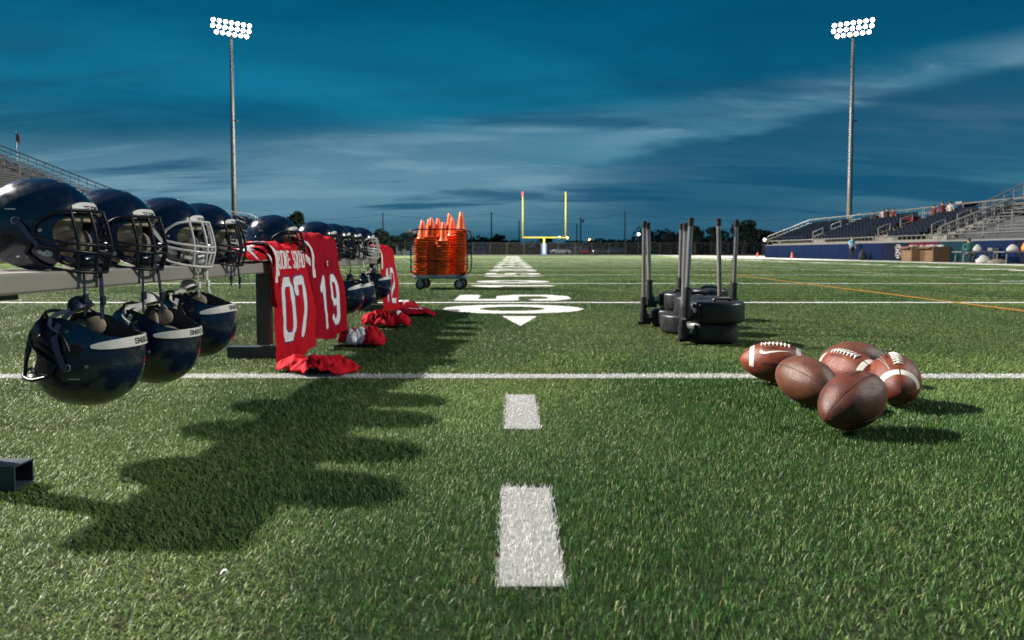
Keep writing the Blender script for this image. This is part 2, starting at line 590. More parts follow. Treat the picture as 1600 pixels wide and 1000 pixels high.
M['car_dark'] = mat('car_dark', (0.04, 0.05, 0.065), 0.25, coat=0.8)
M['car_white'] = mat('car_white', (0.45, 0.46, 0.48), 0.25, coat=0.8)
M['car_red'] = mat('car_red', (0.25, 0.02, 0.02), 0.25, coat=0.8)
M['paper'] = mat('paper', (0.7, 0.7, 0.68), 0.7)

# ---------------------------------------------------------------- stroke lettering
GL = {
    '0': [[(.22, 0), (.78, 0), (1, .13), (1, .87), (.78, 1), (.22, 1), (0, .87), (0, .13), (.22, 0)]],
    '1': [[(.18, .80), (.55, 1), (.55, 0)]],
    '2': [[(0, .76), (0, .87), (.22, 1), (.78, 1), (1, .87), (1, .62), (0, .16), (0, 0), (1, 0)]],
    '5': [[(1, 1), (0, 1), (0, .55), (.78, .56), (1, .44), (1, .13), (.78, 0), (.22, 0), (0, .13), (0, .2)]],
    '7': [[(0, .80), (0, 1), (1, 1), (1, .82), (.42, 0)]],
    '9': [[(0, .13), (.22, 0), (.78, 0), (1, .13), (1, .87), (.78, 1), (.22, 1), (0, .87), (0, .60), (.22, .46), (1, .46)]],
    '6': [[(1, .87), (.78, 1), (.22, 1), (0, .87), (0, .13), (.22, 0), (.78, 0), (1, .13), (1, .42), (.78, .54), (0, .54)]],
    '3': [[(0, .87), (.22, 1), (.78, 1), (1, .87), (1, .62), (.8, .52), (.35, .52), (.8, .52), (1, .40), (1, .13), (.78, 0), (.22, 0), (0, .13)]],
    '4': [[(.75, 0), (.75, 1), (0, .32), (1, .32)]],
    'R': [[(0, 0), (0, 1), (.75, 1), (1, .85), (1, .6), (.75, .46), (0, .46)], [(.5, .46), (1, 0)]],
    'O': [[(.22, 0), (.78, 0), (1, .13), (1, .87), (.78, 1), (.22, 1), (0, .87), (0, .13), (.22, 0)]],
    'K': [[(0, 0), (0, 1)], [(1, 1), (0, .42)], [(.3, .58), (1, 0)]],
    'I': [[(.5, 0), (.5, 1)]],
    'E': [[(1, 1), (0, 1), (0, 0), (1, 0)], [(0, .5), (.75, .5)]],
    'S': [[(1, .84), (.78, 1), (.22, 1), (0, .85), (0, .64), (.22, .53), (.78, .47), (1, .36), (1, .13), (.78, 0), (.22, 0), (0, .15)]],
    'Q': [[(.22, 0), (.78, 0), (1, .13), (1, .87), (.78, 1), (.22, 1), (0, .87), (0, .13), (.22, 0)], [(.55, .28), (1.05, -.12)]],
    'U': [[(0, 1), (0, .13), (.22, 0), (.78, 0), (1, .13), (1, 1)]],
    'A': [[(0, 0), (0, .75), (.3, 1), (.7, 1), (1, .75), (1, 0)], [(0, .4), (1, .4)]],
    'D': [[(0, 0), (0, 1), (.7, 1), (1, .82), (1, .18), (.7, 0), (0, 0)]],
    'T': [[(0, 1), (1, 1)], [(.5, 1), (.5, 0)]],
    'X': [[(0, 0), (1, 1)], [(0, 1), (1, 0)]],
    'N': [[(0, 0), (0, 1), (1, 0), (1, 1)]],
    'F': [[(0, 0), (0, 1), (1, 1)], [(0, .5), (.75, .5)]],
    'C': [[(1, .85), (.78, 1), (.22, 1), (0, .87), (0, .13), (.22, 0), (.78, 0), (1, .15)]],
    'L': [[(0, 1), (0, 0), (1, 0)]],
    'G': [[(1, .85), (.78, 1), (.22, 1), (0, .87), (0, .13), (.22, 0), (.78, 0), (1, .13), (1, .45), (.6, .45)]],
    ' ': [],
}


def text_segments(text, cw, ch, gap):
    """list of strokes (u0, v0, u1, v1), centred on u, v from 0 to ch"""
    total = sum((cw * (0.35 if c in 'I ' else 1.0) + gap) for c in text) - gap
    u = -total / 2
    out = []
    for c in text:
        w = cw * (0.35 if c in 'I ' else 1.0)
        for pl in GL[c]:
            for (a, b), (a2, b2) in zip(pl[:-1], pl[1:]):
                out.append((u + a * w, b * ch, u + a2 * w, b2 * ch))
        u += w + gap
    return out


def seg_dist(U, V, segs):
    d = np.full(U.shape, 1e9)
    for u0, v0, u1, v1 in segs:
        du, dv = u1 - u0, v1 - v0
        L = du * du + dv * dv + 1e-12
        t = np.clip(((U - u0) * du + (V - v0) * dv) / L, 0, 1)
        d = np.minimum(d, np.hypot(U - u0 - t * du, V - v0 - t * dv))
    return d


def text_ribbons(mb, text, cw, ch, gap, stroke, place, sub=2, mi=0):
    """strokes as narrow quads laid on a surface: place(u, v) -> point"""
    for u0, v0, u1, v1 in text_segments(text, cw, ch, gap):
        L = math.hypot(u1 - u0, v1 - v0)
        if L < 1e-9:
            continue
        nx, ny = -(v1 - v0) / L * stroke / 2, (u1 - u0) / L * stroke / 2
        ex, ey = (u1 - u0) / L * stroke / 2, (v1 - v0) / L * stroke / 2
        a0, b0, a1, b1 = u0 - ex, v0 - ey, u1 + ex, v1 + ey
        pts = []
        for i in range(sub + 1):
            t = i / sub
            uu, vv = a0 + (a1 - a0) * t, b0 + (b1 - b0) * t
            pts += [place(uu + nx, vv + ny), place(uu - nx, vv - ny)]
        mb.add(pts, [(2 * i, 2 * i + 1, 2 * i + 3, 2 * i + 2) for i in range(sub)], mi)

# ================================================================ THE SETTING
SIDE_X, WALL_X = 20.4, 24.3
LINE0, STEP = 3.12, 4.545


def attr_mat(name, rough, spec, translucent):
    m = bpy.data.materials.new(name)
    m.use_nodes = True
    n, l = m.node_tree.nodes, m.node_tree.links
    b = n['Principled BSDF']
    a = n.new('ShaderNodeAttribute')
    a.attribute_name = 'tint'
    l.new(a.outputs['Color'], b.inputs['Base Color'])
    b.inputs['Roughness'].default_value = rough
    b.inputs['Specular IOR Level'].default_value = spec
    if translucent:
        t = n.new('ShaderNodeBsdfTranslucent')
        l.new(a.outputs['Color'], t.inputs[0])
        mx = n.new('ShaderNodeMixShader')
        mx.inputs[0].default_value = translucent
        l.new(b.outputs[0], mx.inputs[1])
        l.new(t.outputs[0], mx.inputs[2])
        l.new(mx.outputs[0], n['Material Output'].inputs[0])
    return m


M['blade'] = attr_mat('blade', 0.44, 0.28, 0.15)
M['white_blade'] = attr_mat('white_blade', 0.55, 0.35, 0.12)


def turf_material():
    m = bpy.data.materials.new('turf_infill')
    m.use_nodes = True
    n, l = m.node_tree.nodes, m.node_tree.links
    b = n['Principled BSDF']
    b.inputs['Roughness'].default_value = 0.8
    b.inputs['Specular IOR Level'].default_value = 0.2
    g = n.new('ShaderNodeTexCoord')
    n1 = n.new('ShaderNodeTexNoise')
    n1.inputs['Scale'].default_value = 0.35
    n1.inputs['Detail'].default_value = 8
    n2 = n.new('ShaderNodeTexNoise')
    n2.inputs['Scale'].default_value = 90
    n2.inputs['Detail'].default_value = 3
    l.new(g.outputs['Object'], n1.inputs[0])
    l.new(g.outputs['Object'], n2.inputs[0])
    r1 = n.new('ShaderNodeValToRGB')
    r1.color_ramp.elements[0].position, r1.color_ramp.elements[1].position = 0.3, 0.7
    r1.color_ramp.elements[0].color = (0.070, 0.105, 0.032, 1)
    r1.color_ramp.elements[1].color = (0.105, 0.140, 0.044, 1)
    r2 = n.new('ShaderNodeValToRGB')
    r2.color_ramp.elements[0].position, r2.color_ramp.elements[1].position = 0.35, 0.65
    r2.color_ramp.elements[0].color = (0.30, 0.30, 0.30, 1)
    l.new(n1.outputs[0], r1.inputs[0])
    l.new(n2.outputs[0], r2.inputs[0])
    mx = n.new('ShaderNodeMix')
    mx.data_type = 'RGBA'
    mx.blend_type = 'MULTIPLY'
    mx.inputs[0].default_value = 1.0
    l.new(r1.outputs[0], mx.inputs[6])
    l.new(r2.outputs[0], mx.inputs[7])
    l.new(mx.outputs[2], b.inputs['Base Color'])
    return m


M['turf'] = turf_material()
M['ground'] = mat('ground', (0.030, 0.038, 0.022), 0.95, var=0.4, vscale=0.05, bump=0.3, bscale=1.0)
M['apron'] = mat('apron', (0.20, 0.17, 0.14), 0.9, var=0.15, vscale=0.7)

sheet = MB().add([(-1500, -200, -0.03), (1500, -200, -0.03), (1500, 2600, -0.03), (-1500, 2600, -0.03)], [(0, 1, 2, 3)])
tag(sheet.build('ground', M['ground']), kind='structure')
M['infill'] = mat('infill', (0.020, 0.026, 0.014), 0.95, spec=0.1, var=0.5, vscale=60, bump=0.6, bscale=300, bdist=0.004)
field = MB().add([(-34, -8, 0), (23.2, -8, 0), (23.2, 58, 0), (-34, 58, 0)], [(0, 1, 2, 3)], 0)
field.add([(-34, 58, 0), (23.2, 58, 0), (23.2, 112.5, 0), (-34, 112.5, 0)], [(0, 1, 2, 3)], 1)
tag(field.build('field', [M['infill'], M['turf']]), kind='structure')
apron = MB().add([(23.2, -8, -0.004), (45, -8, -0.004), (45, 120, -0.004), (23.2, 120, -0.004), (-60, 112.5, -0.004), (23.2, 112.5, -0.004), (23.2, 120, -0.004), (-60, 120, -0.004)],
                 [(0, 1, 2, 3), (4, 5, 6, 7)])
tag(apron.build('path', M['apron']), kind='structure')

# ---- painted markings: every mark has a test (x, y arrays -> inside) and becomes white fibre plus a thin white sheet
marks = []     # (name, inside(x, y), bounding box x0, x1, y0, y1, colour, label)


def rect_mark(name, x0, x1, y0, y1, col=(0.76, 0.75, 0.74), label=None, line=None):
    if line is None:
        f = lambda x, y: (x > x0) & (x < x1) & (y > y0) & (y < y1)
        marks.append([name, f, (x0, x1, y0, y1), col, [[(x0, y0), (x1, y0), (x1, y1), (x0, y1)]]])
    else:
        (ax, ay), (bx, by), w = line
        L = math.hypot(bx - ax, by - ay)
        tx, ty = (bx - ax) / L, (by - ay) / L

        def f(x, y):
            s = (x - ax) * tx + (y - ay) * ty
            d = np.abs(-(x - ax) * ty + (y - ay) * tx)
            return (s > 0) & (s < L) & (d < w / 2)
        nx, ny = -ty * w / 2, tx * w / 2
        marks.append([name, f, (min(ax, bx) - w, max(ax, bx) + w, min(ay, by), max(ay, by)), col,
                      [[(ax - nx, ay - ny), (bx - nx, by - ny), (bx + nx, by + ny), (ax + nx, ay + ny)][::1]]])


for k in range(0, 22):
    yl = LINE0 + STEP * k
    rect_mark('yard_line', -30, SIDE_X, yl - 0.058, yl + 0.058)
DX0, DX1 = -0.031, 0.094
rect_mark('hash_mark', DX0, DX1, 1.137, 1.640)
rect_mark('hash_mark', DX0, DX1, 2.175, 2.715)
# yard marks on the right: short strokes parallel to the yard lines
for k in range(0, 46):
    yl = LINE0 + 9.2 + 0.909 * k
    if abs(((yl - LINE0) / STEP) - round((yl - LINE0) / STEP)) > 0.1:
        rect_mark('hash_mark', 9.35, 9.85, yl - 0.05, yl + 0.05)
rect_mark('boundary_stripe', SIDE_X, SIDE_X + 1.9, -6, 110.0)
rect_mark('boundary_stripe', -30, SIDE_X, 107.6, 110.0)
rect_mark('field_stripe', 0, 0, 0, 0, (0.42, 0.22, 0.03), None, ((5.40, 17.0), (4.78, 4.6), 0.10))


def digit_mark(ch, yc, xc, height, width, stroke, flip):
    """a numeral lying on the turf; its top points to -X (flip: +X) and it is read along +Y (flip: -Y)"""
    sg = -1.0 if flip else 1.0
    if ch == '0':
        def f(x, y):
            a, b = (x - xc) / (height / 2), (y - yc) / (width / 2)
            a2, b2 = (x - xc) / (height / 2 - stroke * 1.35), (y - yc) / (width / 2 - stroke)
            return (a * a + b * b < 1) & (a2 * a2 + b2 * b2 > 1)
    else:
        cw, chh = width - stroke, height - stroke
        segs = text_segments(ch, cw, chh, 0)

        def f(x, y):
            return seg_dist((y - yc) * sg, -(x - xc) * sg + chh / 2, segs) < stroke / 2
    marks.append(['field_numeral', f, (xc - height / 2 - .05, xc + height / 2 + .05, yc - width / 2 - .05, yc + width / 2 + .05), (0.76, 0.75, 0.74), None])


def numerals(k, text, xc, flip=False, h=1.38, w=1.06, st=0.27):
    yl = LINE0 + STEP * k
    a, b = (text[1], text[0]) if flip else (text[0], text[1])
    digit_mark(a, yl - 0.84, xc, h, w, st if a != '1' else st * 1.15, flip)
    digit_mark(b, yl + 0.82, xc, h, w, st if b != '1' else st * 1.15, flip)


seq = ['05', '10', '15', '20', '25', '30', '35', '40', '45', '50', '45', '40', '35', '30', '25', '20', '15', '10', '05']
for k, t in enumerate(seq):
    numerals(k + 1, t, 0.0)
    if 2 <= k <= 12:
        numerals(k + 1, t, 15.4, True, 1.2)
AX, AY0, AY1 = 0.060, 5.24, 6.03
marks.append(['field_arrow', lambda x, y: (y < AY1) & (np.abs(x - AX) < 0.153 * (y - AY0) / (AY1 - AY0)) & (y > AY0),
              (AX - .16, AX + .16, AY0, AY1), (0.76, 0.75, 0.74), [[(AX, AY0), (AX + .153, AY1), (AX - .153, AY1)]]])

# ---- synthetic grass: real fibres, dense near the camera, broader and sparser with distance
npr = np.random.default_rng(5)
Y_MAX = 62.0
N0 = 50000.0


def density(d):
    return np.where(d < 2.2, N0, N0 * (2.2 / np.maximum(d, 2.2)) ** 2.0)


def sample_roots():
    xs, ys = [], []
    edges = np.concatenate([np.arange(0.70, 3.0, 0.1), np.arange(3.0, 10, 0.35), np.arange(10, Y_MAX, 1.5)])
    for a, b in zip(edges[:-1], edges[1:]):
        half = 0.82 * b + 0.35
        area = 2 * half * (b - a)
        n = int(area * float(density(np.array((a + b) / 2))))
        xs.append(npr.uniform(-half, half, n))
        ys.append(npr.uniform(a, b, n))
    return np.concatenate(xs), np.concatenate(ys)


gx, gy = sample_roots()
seam_d = np.abs((gy - 3.67 + 2.27) % 4.545 - 2.27)          # joints between the rolls of turf
keep = (gx > -33) & (gx < 23.0) & ((seam_d > 0.006) | (npr.random(len(gx)) < .35))
gx, gy = gx[keep], gy[keep]
NB = len(gx)


def vnoise(x, y, seed, octaves=4):
    """smooth value noise on arrays"""
    tot, amp, fr, norm = np.zeros_like(x), 1.0, 1.0, 0.0
    for o in range(octaves):
        g = np.random.default_rng(seed + o).random((256, 256))
        fx, fy = x * fr + 71.3 * o, y * fr + 33.7 * o
        ix, iy = np.floor(fx).astype(int), np.floor(fy).astype(int)
        tx, ty = fx - ix, fy - iy
        tx, ty = tx * tx * (3 - 2 * tx), ty * ty * (3 - 2 * ty)
        ix0, iy0, ix1, iy1 = ix & 255, iy & 255, (ix + 1) & 255, (iy + 1) & 255
        tot += amp * ((g[ix0, iy0] * (1 - tx) + g[ix1, iy0] * tx) * (1 - ty) + (g[ix0, iy1] * (1 - tx) + g[ix1, iy1] * tx) * ty)
        norm += amp
        amp *= 0.5
        fr *= 2.03
    return tot / norm


wear = np.clip((vnoise(gx * 1.3, gy * 0.7, 3) - .5) * 1.7 + .5, 0, 1)
wear2 = vnoise(gx * 3.7 + 9, gy * 3.1, 17)
grow = np.maximum(gy / 2.2, 1.0)
width = npr.uniform(0.0008, 0.0016, NB) * grow ** 1.0
length = npr.uniform(0.009, 0.020, NB) * (0.80 + 0.45 * wear2) * np.minimum(grow ** 0.15, 1.5)
# fibres lean with the nap, which wanders over the pitch, and scatter about it
nap = 2 * math.pi * vnoise(gx * 0.55 + 40, gy * 0.4, 29, 3) * 1.6
az = np.where(npr.random(NB) < 0.32, nap + npr.normal(0, 0.7, NB), npr.uniform(0, 2 * math.pi, NB))
lean = np.clip(npr.normal(1.10, 0.34, NB) + (wear - 0.5) * 1.5, 0.05, 1.45)
curl = npr.uniform(0.0, 0.38, NB)
dx, dy = np.cos(az), np.sin(az)
wx_a = az + math.pi / 2 + npr.normal(0, 0.5, NB)
wx, wy = np.cos(wx_a) * width / 2, np.sin(wx_a) * width / 2
s1, c1 = np.sin(lean * 0.55), np.cos(lean * 0.55)
l2 = np.minimum(lean + curl, 1.75)
s2, c2 = np.sin(l2), np.cos(l2)
mx_, my_, mz_ = gx + dx * s1 * length * .55, gy + dy * s1 * length * .55, c1 * length * .55
tx_, ty_, tz_ = mx_ + dx * s2 * length * .45, my_ + dy * s2 * length * .45, np.maximum(mz_ + c2 * length * .45, 0.003)
# fibre colours: two greens of the yarn, some straw, faded with wear
tint = np.empty((NB, 3), np.float32)
pick = npr.random(NB)
g1, g2, g3, g4 = np.array((0.046, 0.128, 0.026)), np.array((0.155, 0.245, 0.056)), np.array((0.290, 0.325, 0.115)), np.array((0.40, 0.38, 0.26))
mixf = np.clip(pick * 1.0 + (wear - 0.5) * 2.0, 0, 1)[:, None]
tint[:] = g1 * (1 - mixf) + g2 * mixf
sel = npr.random(NB) < (0.10 + 0.25 * np.clip(wear - 0.45, 0, 1))
tint[sel] = g3
sel = npr.random(NB) < 0.012
tint[sel] = g4
tint *= npr.uniform(0.75, 1.25, (NB, 1))

owner = np.full(NB, -1, np.int32)
for i, (nm, f, bb, col, polys) in enumerate(marks):
    w_ = np.where((gx > bb[0]) & (gx < bb[1]) & (gy > bb[2]) & (gy < bb[3]) & (owner < 0))[0]
    if len(w_):
        jit = npr.normal(0, 0.007, (2, len(w_)))
        ins = f(gx[w_] + jit[0], gy[w_] + jit[1])
        owner[w_[ins]] = i


def blade_arrays(idx, fine):
    """vertices, loop starts, loops for the chosen fibres"""
    n = len(idx)
    g = lambda a: a[idx]
    if fine:
        V = np.empty((n, 5, 3), np.float32)
        V[:, 0] = np.stack([g(gx) - g(wx), g(gy) - g(wy), np.zeros(n)], 1)
        V[:, 1] = np.stack([g(gx) + g(wx), g(gy) + g(wy), np.zeros(n)], 1)
        V[:, 2] = np.stack([g(mx_) + g(wx) * .9, g(my_) + g(wy) * .9, g(mz_)], 1)
        V[:, 3] = np.stack([g(mx_) - g(wx) * .9, g(my_) - g(wy) * .9, g(mz_)], 1)
        V[:, 4] = np.stack([g(tx_), g(ty_), g(tz_)], 1)
        b = (np.arange(n) * 5)[:, None]
        loops = np.concatenate([b + 0, b + 1, b + 2, b + 3, b + 3, b + 2, b + 4], 1)
        tot = np.tile(np.array([4, 3]), n)
        return V.reshape(-1, 3), loops.reshape(-1), tot, np.repeat(tint[idx], 5, 0)
    V = np.empty((n, 3, 3), np.float32)
    V[:, 0] = np.stack([g(gx) - g(wx), g(gy) - g(wy), np.zeros(n)], 1)
    V[:, 1] = np.stack([g(gx) + g(wx), g(gy) + g(wy), np.zeros(n)], 1)
    V[:, 2] = np.stack([(g(tx_) + g(mx_)) / 2, (g(ty_) + g(my_)) / 2, g(mz_) * .6 + g(tz_) * .5], 1)
    b = (np.arange(n) * 3)[:, None]
    loops = np.concatenate([b, b + 1, b + 2], 1)
    return V.reshape(-1, 3), loops.reshape(-1), np.full(n, 3), np.repeat(tint[idx], 3, 0)


def blade_mesh(name, idx, material, extra=None):
    near = idx[gy[idx] < 3.8]
    far = idx[gy[idx] >= 3.8]
    Vs, Ls, Ts, Cs = [], [], [], []
    off = 0
    for part, fine in ((near, True), (far, False)):
        if len(part):
            v, l, t, c = blade_arrays(part, fine)
            Vs.append(v); Ls.append(l + off); Ts.append(t); Cs.append(c)
            off += len(v)
    if extra is not None:
        v, l, t, c = extra
        Vs.append(v); Ls.append(l + off); Ts.append(t); Cs.append(c)
    if not Vs:
        return None
    V, Lp, T, Cc = np.concatenate(Vs), np.concatenate(Ls), np.concatenate(Ts), np.concatenate(Cs)
    me = bpy.data.meshes.new(name)
    me.vertices.add(len(V))
    me.vertices.foreach_set('co', V.astype(np.float32).ravel())
    me.loops.add(len(Lp))
    me.loops.foreach_set('vertex_index', Lp.astype(np.int32))
    me.polygons.add(len(T))
    st = np.concatenate([[0], np.cumsum(T)[:-1]]).astype(np.int32)
    me.polygons.foreach_set('loop_start', st)
    me.polygons.foreach_set('loop_total', T.astype(np.int32))
    a = me.attributes.new('tint', 'FLOAT_COLOR', 'POINT')
    rgba = np.ones((len(V), 4), np.float32)
    rgba[:, :3] = Cc
    a.data.foreach_set('color', rgba.ravel())
    me.materials.append(material)
    me.update(calc_edges=True)
    return me


tag(link('grass', blade_mesh('grass', np.where(owner < 0)[0], M['blade'])), 'short green synthetic turf fibres covering the playing field', 'grass', kind='stuff')


def sheet_arrays(bb, f, polys, col, z=0.005):
    if polys is None:          # numeral: small cells that fall inside it
        c = 0.03
        xs, ys = np.arange(bb[0], bb[1], c), np.arange(bb[2], bb[3], c)
        X, Yg = np.meshgrid(xs + c / 2, ys + c / 2)
        ins = f(X.ravel(), Yg.ravel())
        x, y = X.ravel()[ins], Yg.ravel()[ins]
        n = len(x)
        V = np.empty((n, 4, 3), np.float32)
        for k, (a, b) in enumerate(((-1, -1), (1, -1), (1, 1), (-1, 1))):
            V[:, k] = np.stack([x + a * c / 2, y + b * c / 2, np.full(n, z)], 1)
        return V.reshape(-1, 3), np.arange(n * 4), np.full(n, 4), np.tile(np.array(col, np.float32), (n * 4, 1))
    V, T = [], []
    for pl in polys:
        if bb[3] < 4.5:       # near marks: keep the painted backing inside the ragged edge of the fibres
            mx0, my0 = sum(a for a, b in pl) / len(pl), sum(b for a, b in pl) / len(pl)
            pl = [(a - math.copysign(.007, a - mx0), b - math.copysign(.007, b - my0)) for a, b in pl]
        V += [(a, b, z) for a, b in pl]
        T.append(len(pl))
    return np.array(V, np.float32), np.arange(len(V)), np.array(T), np.tile(np.array(col, np.float32), (len(V), 1))


for i, (nm, f, bb, col, polys) in enumerate(marks):
    idx = np.where(owner == i)[0]
    tint[idx] = np.array(col) * npr.uniform(0.80, 1.12, (len(idx), 1))
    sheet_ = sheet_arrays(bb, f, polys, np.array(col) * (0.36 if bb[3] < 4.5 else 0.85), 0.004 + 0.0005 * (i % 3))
    me = blade_mesh(nm, idx, M['white_blade'], sheet_)
    tag(link(nm, me), kind='structure')

# ================================================================ STANDS, POLES, TREES BEYOND THE FIELD
def stand(name, label, cat, x0, sgn, y0, y1, rows, z0, rise, run, aisles, seats, front_drop=1.0):
    """stepped seating that climbs away from the field; aisles = y centres left free of seats"""
    root = empty(name, (x0, (y0 + y1) / 2, 0), label=label, cat=cat)
    yc = (y0 + y1) / 2
    t = MB()
    prof = [(0, z0 - front_drop), (0, z0)]
    for r in range(rows):
        prof += [(run * (r + 1), z0 + rise * r), (run * (r + 1), z0 + rise * (r + 1))]
    prof.append((run * rows, 0))
    n = len(prof)
    verts = [(sgn * a, y0 - yc, b) for a, b in prof] + [(sgn * a, y1 - yc, b) for a, b in prof]
    faces = [(i, i + 1, n + i + 1, n + i) if sgn < 0 else (i + 1, i, n + i, n + i + 1) for i in range(n - 1)]
    faces += [tuple(range(n)), tuple(range(2 * n - 1, n - 1, -1))]
    t.add(verts, faces)
    t.build('terrace', M['concrete'] if seats == 'chairs' else M['alu_bleacher'], root)
    s = MB()
    free = lambda y: all(abs(y - a) > 1.15 for a in aisles)
    if seats == 'chairs':
        k = int((y1 - y0) / 0.52)
        for r in range(rows):
            xx, zz = run * (r + .55), z0 + rise * r
            for i in range(k):
                y = y0 + 0.3 + i * 0.52
                if free(y):
                    s.box((sgn * xx, y - yc, zz + .40), (.38, .44, .05))
                    s.box((sgn * (xx + .21), y - yc, zz + .60), (.05, .44, .44))
        tag(s.build('seats', M['seat_blue'], root), kind='stuff')
    else:
        cuts = sorted(aisles)
        spans, a = [], y0
        for c in cuts:
            spans.append((a, c - .7)); a = c + .7
        spans.append((a, y1))
        for r in range(rows):
            for a, b in spans:
                if b - a > .5:
                    s.box((sgn * run * (r + .5), (a + b) / 2 - yc, z0 + rise * r + .40), (.25, b - a, .045))
        tag(s.build('seats', M['bleacher_seat'], root), kind='stuff')
    # handrails beside the aisles
    for a in aisles:
        for r in range(1, rows, 3):
            xa, za = sgn * run * r, z0 + rise * r
            xb, zb = sgn * run * (r + 1.6), z0 + rise * (r + 1.6)
            h = MB()
            h.tube([(xa, a - yc, za), (xa, a - yc, za + .85), (xb, a - yc, zb + .85), (xb, a - yc, zb)], .035, 5)
            h.tube([(xa, a - yc, za + .45), (xb, a - yc, zb + .45)], .03, 5)
            h.build('handrail', M['rail'], root)
    # rail along the front and up the two ends, with posts
    fr = MB()
    fr.tube([(sgn * .05, y0 - yc, z0 + .42), (sgn * .05, y1 - yc, z0 + .42)], .03, 5)
    fr.box((sgn * .02, 0, z0 + .04), (.06, y1 - y0, .09))
    fr.build('front_rail', M['rail'], root)
    for ye in (y0, y1):
        er = MB()
        xa, xb, zb = 0, sgn * run * rows, z0 + rise * rows
        er.tube([(0, ye - yc, z0 + .85), (xb, ye - yc, zb + .85)], .045, 5)
        er.tube([(0, ye - yc, z0 + .55), (xb, ye - yc, zb + .55)], .03, 5)
        for i in range(rows + 1):
            q = i / rows
            er.tube([(xb * q, ye - yc, z0 + rise * rows * q - .1), (xb * q, ye - yc, z0 + rise * rows * q + .85)], .03, 5)
        er.build('end_rail', M['rail'], root)
    br = MB()
    xb, zb = sgn * run * rows, z0 + rise * rows
    br.tube([(xb, y0 - yc, zb + .85), (xb, y1 - yc, zb + .85)], .045, 5)
    br.tube([(xb, y0 - yc, zb + .5), (xb, y1 - yc, zb + .5)], .03, 5)
    k = int((y1 - y0) / 2)
    for i in range(k + 1):
        y = y0 + (y1 - y0) * i / k - yc
        br.tube([(xb, y, zb), (xb, y, zb + .85)], .03, 5)
    br.build('back_rail', M['rail'], root)
    return root


stand('grandstand', 'low stand of dark blue seats with light aisles behind the blue wall', 'grandstand', WALL_X, 1, 39.5, 66, 8, 1.12, .20, .5, [57.2, 47.0, 41.0], 'chairs')
stand('bleachers', 'grey bench bleachers nearest the camera on the right side', 'bleachers', WALL_X, 1, 19, 39.3, 8, 1.12, .20, .5, [36.5, 30.0], 'benches')
stand('bleachers', 'high grey bleachers rising behind the low stand at the right edge', 'bleachers', 29.0, 1, 18, 43.6, 14, 2.5, .30, .62, [34.0, 24.0], 'benches', 2.9)
stand('bleachers', 'tall dim grey bleachers with top fence above the nearest helmets', 'bleachers', -27.0, -1, 12, 50, 26, 3.5, .235, .60, [44.0, 33.0], 'benches', 3.5)
stand('grandstand', 'small dark blue stand seen between the helmets on the left', 'grandstand', -22.0, -1, 54, 71, 10, 1.1, .245, .5, [66.0, 59.0], 'chairs')

# box at the end of the high bleachers
pb = empty('press_box', (28.7, 43.9, 0), label='dark box structure at the end of the high right bleachers', cat='booth')
MB().box((0.1, 0, 1.8), (1.0, .5, 3.6)).build('wall', M['wall_navy'], pb)
MB().box((0.1, 0, 3.66), (1.2, .7, .12)).build('roof', M['galv'], pb)
MB().box((0.1, -.26, 2.9), (.5, .03, .4)).build('panel', M['label_white'], pb)

# blue field wall of panels, one object each along the right side
wall = empty('field_wall', (WALL_X - .12, 44, 0), label='low padded wall in blue, navy, red and teal panels along the right sideline', cat='wall')
yy, i = 66.2, 0
while yy > 17:
    w = 3.0
    m = M['wall_blue'] if yy > 46 else M['wall_navy'] if yy > 43 else M['wall_red'] if yy > 40 else M['wall_teal'] if yy > 37 else M['wall_navy'] if i % 2 else M['wall_blue']
    i += 1
    MB().rbox((0, yy - w / 2 - 44, .56), (.12, w - .03, 1.12), .02).build('panel', m, wall)
    yy -= w
MB().box((0.06, -2.4, 1.15), (.16, 49.4, .05)).build('coping', M['rail'], wall)
sg = MB()
for th, mi, off in ((.16, 0, .066), (.09, 1, .070)):
    text_ribbons(sg, '6', .42, .66, .1, th, lambda u, v, o=off: (-o, -u, .25 + v), 1, mi)
s6 = sg.build('sign', [M['print_white'], M['cloth_red']], wall, loc=(0, 43.3 - 44, 0))
s6['label'] = 'white and red number six on the wall'
sw = MB()
text_ribbons(sw, 'TEXANS', .2, .3, .07, .06, lambda u, v: (-.068, -u, .2 + v), 1)
sw.build('lettering', M['print_white'], wall, loc=(0, 39.95 - 44, 0))


